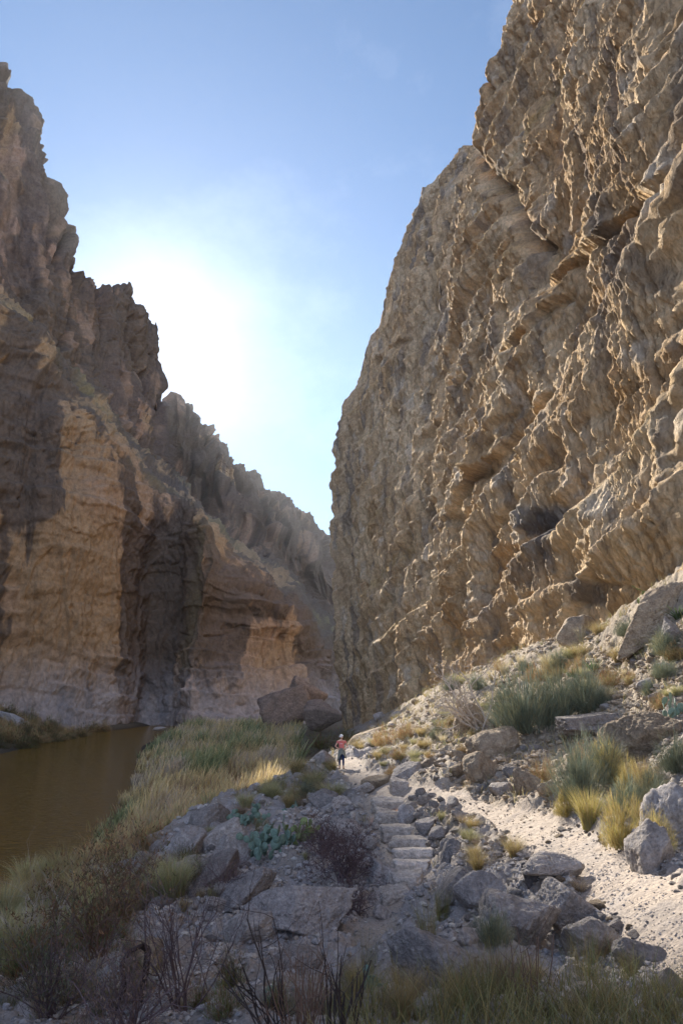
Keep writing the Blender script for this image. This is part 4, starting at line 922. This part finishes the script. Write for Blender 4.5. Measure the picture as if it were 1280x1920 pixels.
# bare woody shrubs
twig_shrub('bare_shrub', 900, 1368, 140, 'bare pale branching shrub leaning left above the square boulder', (.46, .39, .32), 12, 3, 3, .24, 1.0, .05, .02, lean=(-.7, 0))
twig_shrub('bare_shrub', 640, 1650, 95, 'dead dark purple shrub lying on the gravel slope left of the steps', TW['purple'], 26, 3, 5, .3, 1.6, .018, .0, leaf=[(.07,.045,.045),(.1,.06,.055)], nleaf=2600)
twig_shrub('bare_shrub', 610, 1600, 75, 'dark dead shrub at the top of the gravel slope below the prickly pears', TW['purple'], 22, 3, 6, .3, 1.6, .018, .0, leaf=[(.08,.05,.05),(.12,.07,.06)], nleaf=1800)
twig_shrub('bare_shrub', 668, 1715, 70, 'low dark dead shrub beside the foot of the steps', TW['purple'], 18, 3, 7, .3, 1.3, .014, .02, leaf=[(.07,.05,.045)], nleaf=900)
twig_shrub('bare_shrub', 420, 1680, 80, 'thin reddish twig shrub among the ridge rocks', TW['purple'], 14, 3, 8, .25, 1.0, .014, .05)
twig_shrub('bare_shrub', 640, 1970, 190, 'cluster of near black stems at the right of the bottom twig thicket', TW['dark'], 16, 1, 9, .085, .35, .010, .06, lean=(.05, .1), split=(0, 2))
twig_shrub('bare_shrub', 520, 1960, 260, 'tall near black curving stems in the bottom centre', TW['dark'], 12, 2, 10, .16, .55, .008, .05, lean=(-.08, .1), split=(0, 2))
twig_shrub('bare_shrub', 570, 1965, 200, 'dense thicket of dark upright stems at the bottom centre', TW['brown'], 24, 2, 11, .12, .4, .006, .06, lean=(0, .1), split=(0, 2))
twig_shrub('bare_shrub', 335, 1900, 240, 'fine dark twiggy shrub left of the bottom centre stems', TW['purple'], 12, 3, 12, .15, .8, .010, .06, split=(2, 4))
twig_shrub('bare_shrub', 180, 1800, 200, 'big twiggy dark shrub on the left foreground', TW['brown'], 16, 3, 13, .18, .9, .014, .05, leaf=[(.16,.11,.06),(.13,.12,.05),(.22,.12,.06)], nleaf=2600)
twig_shrub('bare_shrub', 60, 1800, 150, 'shrub with pale arching dead branches at the left edge', TW['pale'], 14, 2, 14, .16, 1.0, .012, .0)
twig_shrub('bare_shrub', 100, 1910, 160, 'tangled grey twigs in the lower left corner', TW['purple'], 20, 3, 15, .2, 1.2, .009, .02, leaf=[(.16,.14,.10),(.12,.13,.07)], nleaf=1800)
twig_shrub('bare_shrub', 240, 1930, 150, 'purple-brown twiggy brush at the bottom left of the bent branch', TW['purple'], 20, 3, 16, .2, 1.0, .008, .03, leaf=[(.15,.11,.10),(.18,.12,.08)], nleaf=1500)
twig_shrub('bare_shrub', 1000, 1900, 170, 'thin dry stalks rising from the bottom right grass', TW['brown'], 9, 1, 17, .07, .4, .006, .05, split=(0, 2))
# bent dead branch
c = hit(240, 1900); m = pxm(c)
pts = [(232,1930),(230,1880),(240,1862),(232,1820),(243,1800),(262,1796),(272,1806),(270,1850),(262,1900),(258,1935)]
segs = []
for a, b in zip(pts[:-1], pts[1:]):
    A_ = np.array([(a[0] - 250) * m, (a[0] - 232) * .004, (1900 - a[1]) * m]); B_ = np.array([(b[0] - 250) * m, (b[0] - 232) * .004, (1900 - b[1]) * m])
    for q in range(3):
        f0, f1 = q / 3, (q + 1) / 3; jit = lambda f: A_ + (B_ - A_) * f
        ra = 0.020 + .012 * (a[0] > 255); segs.append((jit(f0), jit(f1), ra, ra * .95, np.array([.035, .024, .02])))
v, f, cc = tubes(segs, 6)
tag(link('dead_branch', mesh_np('dead_branch', v, f, M_TWIG, True, cc), None, c), 'charred dead branch bent over like a hook in the bottom left foreground', 'branch')

# ------------------------------------------------------------ prickly pears
M_CAC = plain_mat('cactus green', (.165, .235, .18), .6, .3, 6)
M_CAC2 = plain_mat('cactus yellow green', (.20, .24, .09), .55, .3, 6)
def pad_mesh():
    V, Fc = ICO[3]; V = V.copy(); z = V[:, 2]
    V[:, 0] *= (1 + .22 * z) * .82; V[:, 1] *= .13; V[:, 2] = z * 1.0
    V[:, 2] += 1.0; V *= .5                              # foot at the origin, height 1
    V[:, 1] += .03 * np.sin(V[:, 2] * 4)
    return V, Fc
PV, PF = pad_mesh(); PAD = mesh_np('pad', PV, PF, M_CAC, True); PAD2 = mesh_np('pad', PV, PF, M_CAC2, True)
def cactus(px, pyb, hp, wp, n, label, seed, me=PAD, padf=.19, group=None):
    c = hit(px, pyb); m = pxm(c); root = empty('prickly_pear', c); tag(root, label, 'cactus', group); r_ = np.random.default_rng(seed)
    H = hp * m; Wd = wp * m; ps = max(H * padf, .12); pads = []
    from mathutils import Matrix, Euler
    tries = 0
    while len(pads) < n and tries < n * 8:
        tries += 1
        if len(pads) < max(5, n // 5):
            p = Vector((r_.uniform(-.42, .42) * Wd, r_.uniform(-.25, .25) * Wd, -.03)); tilt = Euler((r_.normal(0, .3), r_.normal(0, .3), r_.uniform(0, 6.3)))
        else:
            b = pads[r_.integers(0, len(pads))]; a = r_.normal(0, .7); loc = Vector((math.sin(a) * .42, 0, .5 + math.cos(a) * .45)) * b[2]
            p = b[0] + b[1].to_matrix() @ loc
            if p.z > H - ps * .7 or abs(p.x) > Wd * .6: continue
            tilt = (b[1].to_matrix() @ Euler((r_.normal(0, .3), a * .5, r_.normal(0, .7))).to_matrix()).to_euler()
        s = ps * r_.uniform(.75, 1.2); pads.append((p, tilt, s))
        o = link('pad', me, root, p, tilt, (s, s, s))
    return root
cactus(508,1606,92,95,90,'largest blue-green prickly pear at the top of the gravel slope',1)
cactus(470,1545,56,90,60,'prickly pear behind and left of the largest one',2)
cactus(560,1580,72,60,40,'yellow-green prickly pear right of the largest one',3,PAD2)
cactus(425,1545,40,50,16,'small prickly pear among the rocks left of the group',4)
cactus(545,1520,36,50,16,'dark prickly pear in the weeds behind the yellow-green one',5)
cactus(1212,1130,36,40,16,'prickly pear growing on the upper edge of the huge tilted slab',6,PAD2,.3)
cactus(1266,1345,55,40,12,'prickly pear at the right picture edge on the slope',7,PAD,.33)
cactus(520,1885,50,30,6,'single low prickly pear behind the dark bottom stems',8,PAD,.5)
cactus(700,1860,50,40,8,'small prickly pear in the bottom grass left of the large rounded boulder',9,PAD,.4)
cactus(1010,1270,24,40,8,'small prickly pear at the foot of the orange-gold grass clump',10,PAD,.4)

# ------------------------------------------------------------ the hiker
def skin(name, nodes, edges, mat, parent, sub=2, smooth=True):
    """nodes: {key: (x, y, z, rx, ry)}"""
    keys = list(nodes); idx = {k: i for i, k in enumerate(keys)}
    me = bpy.data.meshes.new(name); me.from_pydata([nodes[k][:3] for k in keys], [(idx[a], idx[b]) for a, b in edges], [])
    o = bpy.data.objects.new(name, me); COL.objects.link(o)
    md = o.modifiers.new('skin', 'SKIN'); md.use_smooth_shade = smooth; md.branch_smoothing = .6
    for i, k in enumerate(keys):
        sv = me.skin_vertices[0].data[i]; sv.radius = nodes[k][3:5] if len(nodes[k]) > 4 else (nodes[k][3],) * 2; sv.use_root = (i == 0)
    s = o.modifiers.new('sub', 'SUBSURF'); s.levels = sub; s.render_levels = sub
    dg = bpy.context.evaluated_depsgraph_get(); dg.update(); nm = bpy.data.meshes.new_from_object(o.evaluated_get(dg)); nm.name = name
    bpy.data.objects.remove(o); nm.materials.clear(); nm.materials.append(mat)
    for pl_ in nm.polygons: pl_.use_smooth = True; pl_.material_index = 0
    return link(name, nm, parent)
SKN = plain_mat('skin', (.55, .32, .22), .55, .05); SHIRT = plain_mat('coral cotton', (.62, .17, .15), .85, .1); JEAN = plain_mat('navy denim', (.02, .035, .10), .8, .2)
WRAP = plain_mat('grey green cloth', (.20, .21, .18), .9, .15); CAPM = plain_mat('white cap', (.8, .79, .76), .8, .03); HAIR = plain_mat('dark hair', (.03, .018, .012), .6, .3); BOOT = plain_mat('brown boots', (.12, .08, .055), .8, .2); PRINT = plain_mat('pale print', (.75, .52, .5), .8, .05)
def person():
    c = hit(640, 1442); S_ = 1.0
    root = empty('person', c, 0); tag(root, 'hiker in coral shirt and white cap, hands on hips, standing on the sunlit trail', 'person')
    B = {'pel': (0,0,.93,.13,.10), 'wai': (0,0,1.07,.11,.085), 'che': (0,.01,1.26,.135,.095), 'shb': (0,.01,1.37,.12,.075), 'nek': (0,.005,1.44,.05,.05), 'hd0': (0,-.01,1.50,.062,.07), 'hd1': (0,-.012,1.57,.076,.09), 'hd2': (0,-.005,1.645,.055,.07), 'nos': (0,-.10,1.555,.012,.012)}
    E = [('pel','wai'),('wai','che'),('che','shb'),('shb','nek'),('nek','hd0'),('hd0','hd1'),('hd1','hd2'),('hd1','nos')]
    for s, n_ in ((-1,'l'),(1,'r')):
        B.update({'sh'+n_:(.175*s,.01,1.37,.052), 'ua'+n_:(.25*s,.02,1.24,.045), 'el'+n_:(.325*s,.05,1.12,.037), 'fa'+n_:(.25*s,-.01,1.06,.033), 'wr'+n_:(.185*s,-.05,1.01,.024), 'pm'+n_:(.150*s,-.085,.99,.03),
            'hp'+n_:(.085*s,0,.88,.085), 'th'+n_:(.088*s,-.005,.68,.075), 'kn'+n_:(.09*s,-.01,.48,.055), 'ca'+n_:(.095*s,.01,.32,.052), 'an'+n_:(.10*s,.015,.09,.034), 'ft'+n_:(.105*s,-.11,.04,.034), 'er'+n_:(.078*s,.005,1.56,.014)})
        B.update({k: v + (v[3],) for k, v in B.items() if len(v) == 4})
        E += [('shb','sh'+n_),('sh'+n_,'ua'+n_),('ua'+n_,'el'+n_),('el'+n_,'fa'+n_),('fa'+n_,'wr'+n_),('wr'+n_,'pm'+n_),('pel','hp'+n_),('hp'+n_,'th'+n_),('th'+n_,'kn'+n_),('kn'+n_,'ca'+n_),('ca'+n_,'an'+n_),('an'+n_,'ft'+n_),('hd1','er'+n_)]
        for k in range(4):                                   # fingers curl over the hip towards the belly
            z = 1.015 - .019 * k; L = [.9, 1.0, .95, .78][k]
            B.update({f'f{k}a{n_}': (.125*s,-.112,z,.0095,.0095), f'f{k}b{n_}': ((.125-.028*L)*s,-.126,z-.006,.0088,.0088), f'f{k}c{n_}': ((.125-.050*L)*s,-.128,z-.016,.0075,.0075)})
            E += [('pm'+n_, f'f{k}a{n_}'), (f'f{k}a{n_}', f'f{k}b{n_}'), (f'f{k}b{n_}', f'f{k}c{n_}')]
        B.update({'t0'+n_: (.168*s,-.045,1.02,.011,.011), 't1'+n_: (.158*s,.0,1.03,.010,.010)}); E += [('pm'+n_,'t0'+n_),('t0'+n_,'t1'+n_)]
    skin('body', B, E, SKN, root)
    g_ = 1.16
    Sh = {'che': (0,.005,1.25,.155,.118), 'wai': (0,0,1.07,.142,.112), 'hem': (0,0,.985,.150,.122), 'shb': (0,.01,1.36,.135,.09)}
    Es = [('hem','wai'),('wai','che'),('che','shb')]
    for s, n_ in ((-1,'l'),(1,'r')):
        Sh.update({'s'+n_: (.175*s,.01,1.375,.066,.066), 'u'+n_: (.245*s,.02,1.265,.066,.066)}); Es += [('shb','s'+n_),('s'+n_,'u'+n_)]
    Sh = {k: Sh[k] for k in ['che','wai','hem','shb','sl','ul','sr','ur']}
    shirt = skin('shirt', Sh, Es, SHIRT, root)
    # chest print: a flat curved strip of pale marks
    V_ = []; F_ = []
    for k in range(5):
        x0 = -.075 + k * .031; V_ += [(x0,-.131,1.235),(x0+.022,-.131,1.235),(x0+.022,-.131,1.265),(x0,-.131,1.265)]; F_.append([4*k,4*k+1,4*k+2,4*k+3])
    link('chest_print', mesh_np('chest_print', V_, F_, PRINT), shirt)
    for s in (-1, 1):
        Lg = {'h': (.08*s,0,.90,.10,.10), 't': (.09*s,-.005,.68,.088,.088), 'k': (.092*s,-.01,.48,.064,.064), 'c': (.097*s,.01,.32,.060,.060), 'a': (.10*s,.012,.14,.042,.042)}
        skin('trouser_leg', Lg, [('h','t'),('t','k'),('k','c'),('c','a')], JEAN, root)
        skin('boot', {'a': (.10*s,.02,.13,.046,.046), 'b': (.10*s,.012,.06,.05,.05), 'c': (.106*s,-.07,.042,.045,.038), 'd': (.11*s,-.14,.035,.036,.028)}, [('a','b'),('b','c'),('c','d')], BOOT, root)
    # shirt tied round the waist: a flared, uneven skirt of cloth open at the front
    V_ = []; F_ = []; na, nh = 40, 9
    for i in range(na):
        a = 2 * math.pi * i / na
        for j in range(nh):
            t_ = j / (nh - 1); fr = max(0, -math.sin(a)); drop = .34 + .20 * (1 - fr) + .13 * max(0, math.cos(a + math.pi)) * 1.0 - .06 * math.sin(a * 3)
            rx = .155 + .085 * t_ + .012 * math.sin(a * 9) * t_; ry = .125 + .06 * t_ + .012 * math.sin(a * 7) * t_
            V_.append((rx * math.cos(a) + .02 * t_, ry * math.sin(a), 1.03 - drop * t_))
    for i in range(na):
        for j in range(nh - 1): F_.append([i*nh+j, i*nh+j+1, ((i+1)%na)*nh+j+1, ((i+1)%na)*nh+j])
    wr = link('waist_cloth', mesh_np('waist_cloth', V_, F_, WRAP, True), root); sm = wr.modifiers.new('thick', 'SOLIDIFY'); sm.thickness = .012
    skin('sleeve_knot', {'a': (-.02,-.14,1.0,.028,.022), 'b': (.06,-.15,.96,.022,.018), 'c': (.09,-.17,.84,.022,.016), 'd': (-.05,-.16,.86,.022,.016)}, [('a','b'),('b','c'),('a','d')], WRAP, root)
    # hair and cap
    skin('hair', {'a': (.0,.035,1.60,.085,.08), 'b': (.04,.06,1.50,.062,.05), 'c': (.07,.055,1.40,.045,.035)}, [('a','b'),('b','c')], HAIR, root)
    V, Fc = ICO[3]; kp = V[:, 2] > -.12; mp_ = -np.ones(len(V), int); mp_[kp] = np.arange(kp.sum()); Fk = Fc[kp[Fc].all(1)]
    cap = link('cap', mesh_np('cap', V[kp] * (.098, .115, .10) + (-.005, 0, 1.61), mp_[Fk], CAPM, True), root)
    V_ = []; F_ = []                                          # brim, turned towards the river
    for i in range(11):
        a = math.pi * (i / 10)
        for t_ in (0, .5, 1):
            V_.append((.08 * math.cos(a) * (1 + .05 * t_), -.095 * math.sin(a) * (1 + .75 * t_), 1.608 - .022 * t_ - .02 * abs(math.cos(a))))
    for i in range(10):
        for j in range(2): F_.append([3*i+j, 3*i+j+1, 3*i+3+j+1, 3*i+3+j])
    br = mesh_np('brim', V_, F_, CAPM, True); bo = link('brim', br, cap); bo.rotation_euler = (0, 0, R(-48)); bo.modifiers.new('thick', 'SOLIDIFY').thickness = .006
    k = 62.0 * pxm(c) / 1.70; root.scale = (k, k, k)
person()

# ------------------------------------------------------------ air
hm = bpy.data.materials.new('air'); hm.use_nodes = True; t = hm.node_tree; t.nodes.clear()
vo_ = N(t, 'ShaderNodeVolumePrincipled'); vo_.inputs['Density'].default_value = 0.00007; vo_.inputs['Color'].default_value = (0.86, 0.92, 1.0, 1); vo_.inputs['Anisotropy'].default_value = 0.55
ho = N(t, 'ShaderNodeOutputMaterial'); t.links.new(vo_.outputs[0], ho.inputs['Volume'])
x0, x1, y0, y1, z0, z1 = -620, 420, -120, 640, -24, 330
HV = [(x, y, z) for x in (x0, x1) for y in (y0, y1) for z in (z0, z1)]
HF = [(0,1,3,2),(4,6,7,5),(0,4,5,1),(2,3,7,6),(0,2,6,4),(1,5,7,3)]
tag(link('haze', mesh_np('haze', HV, HF, hm)), 'thin sunlit haze filling the canyon', kind='stuff')
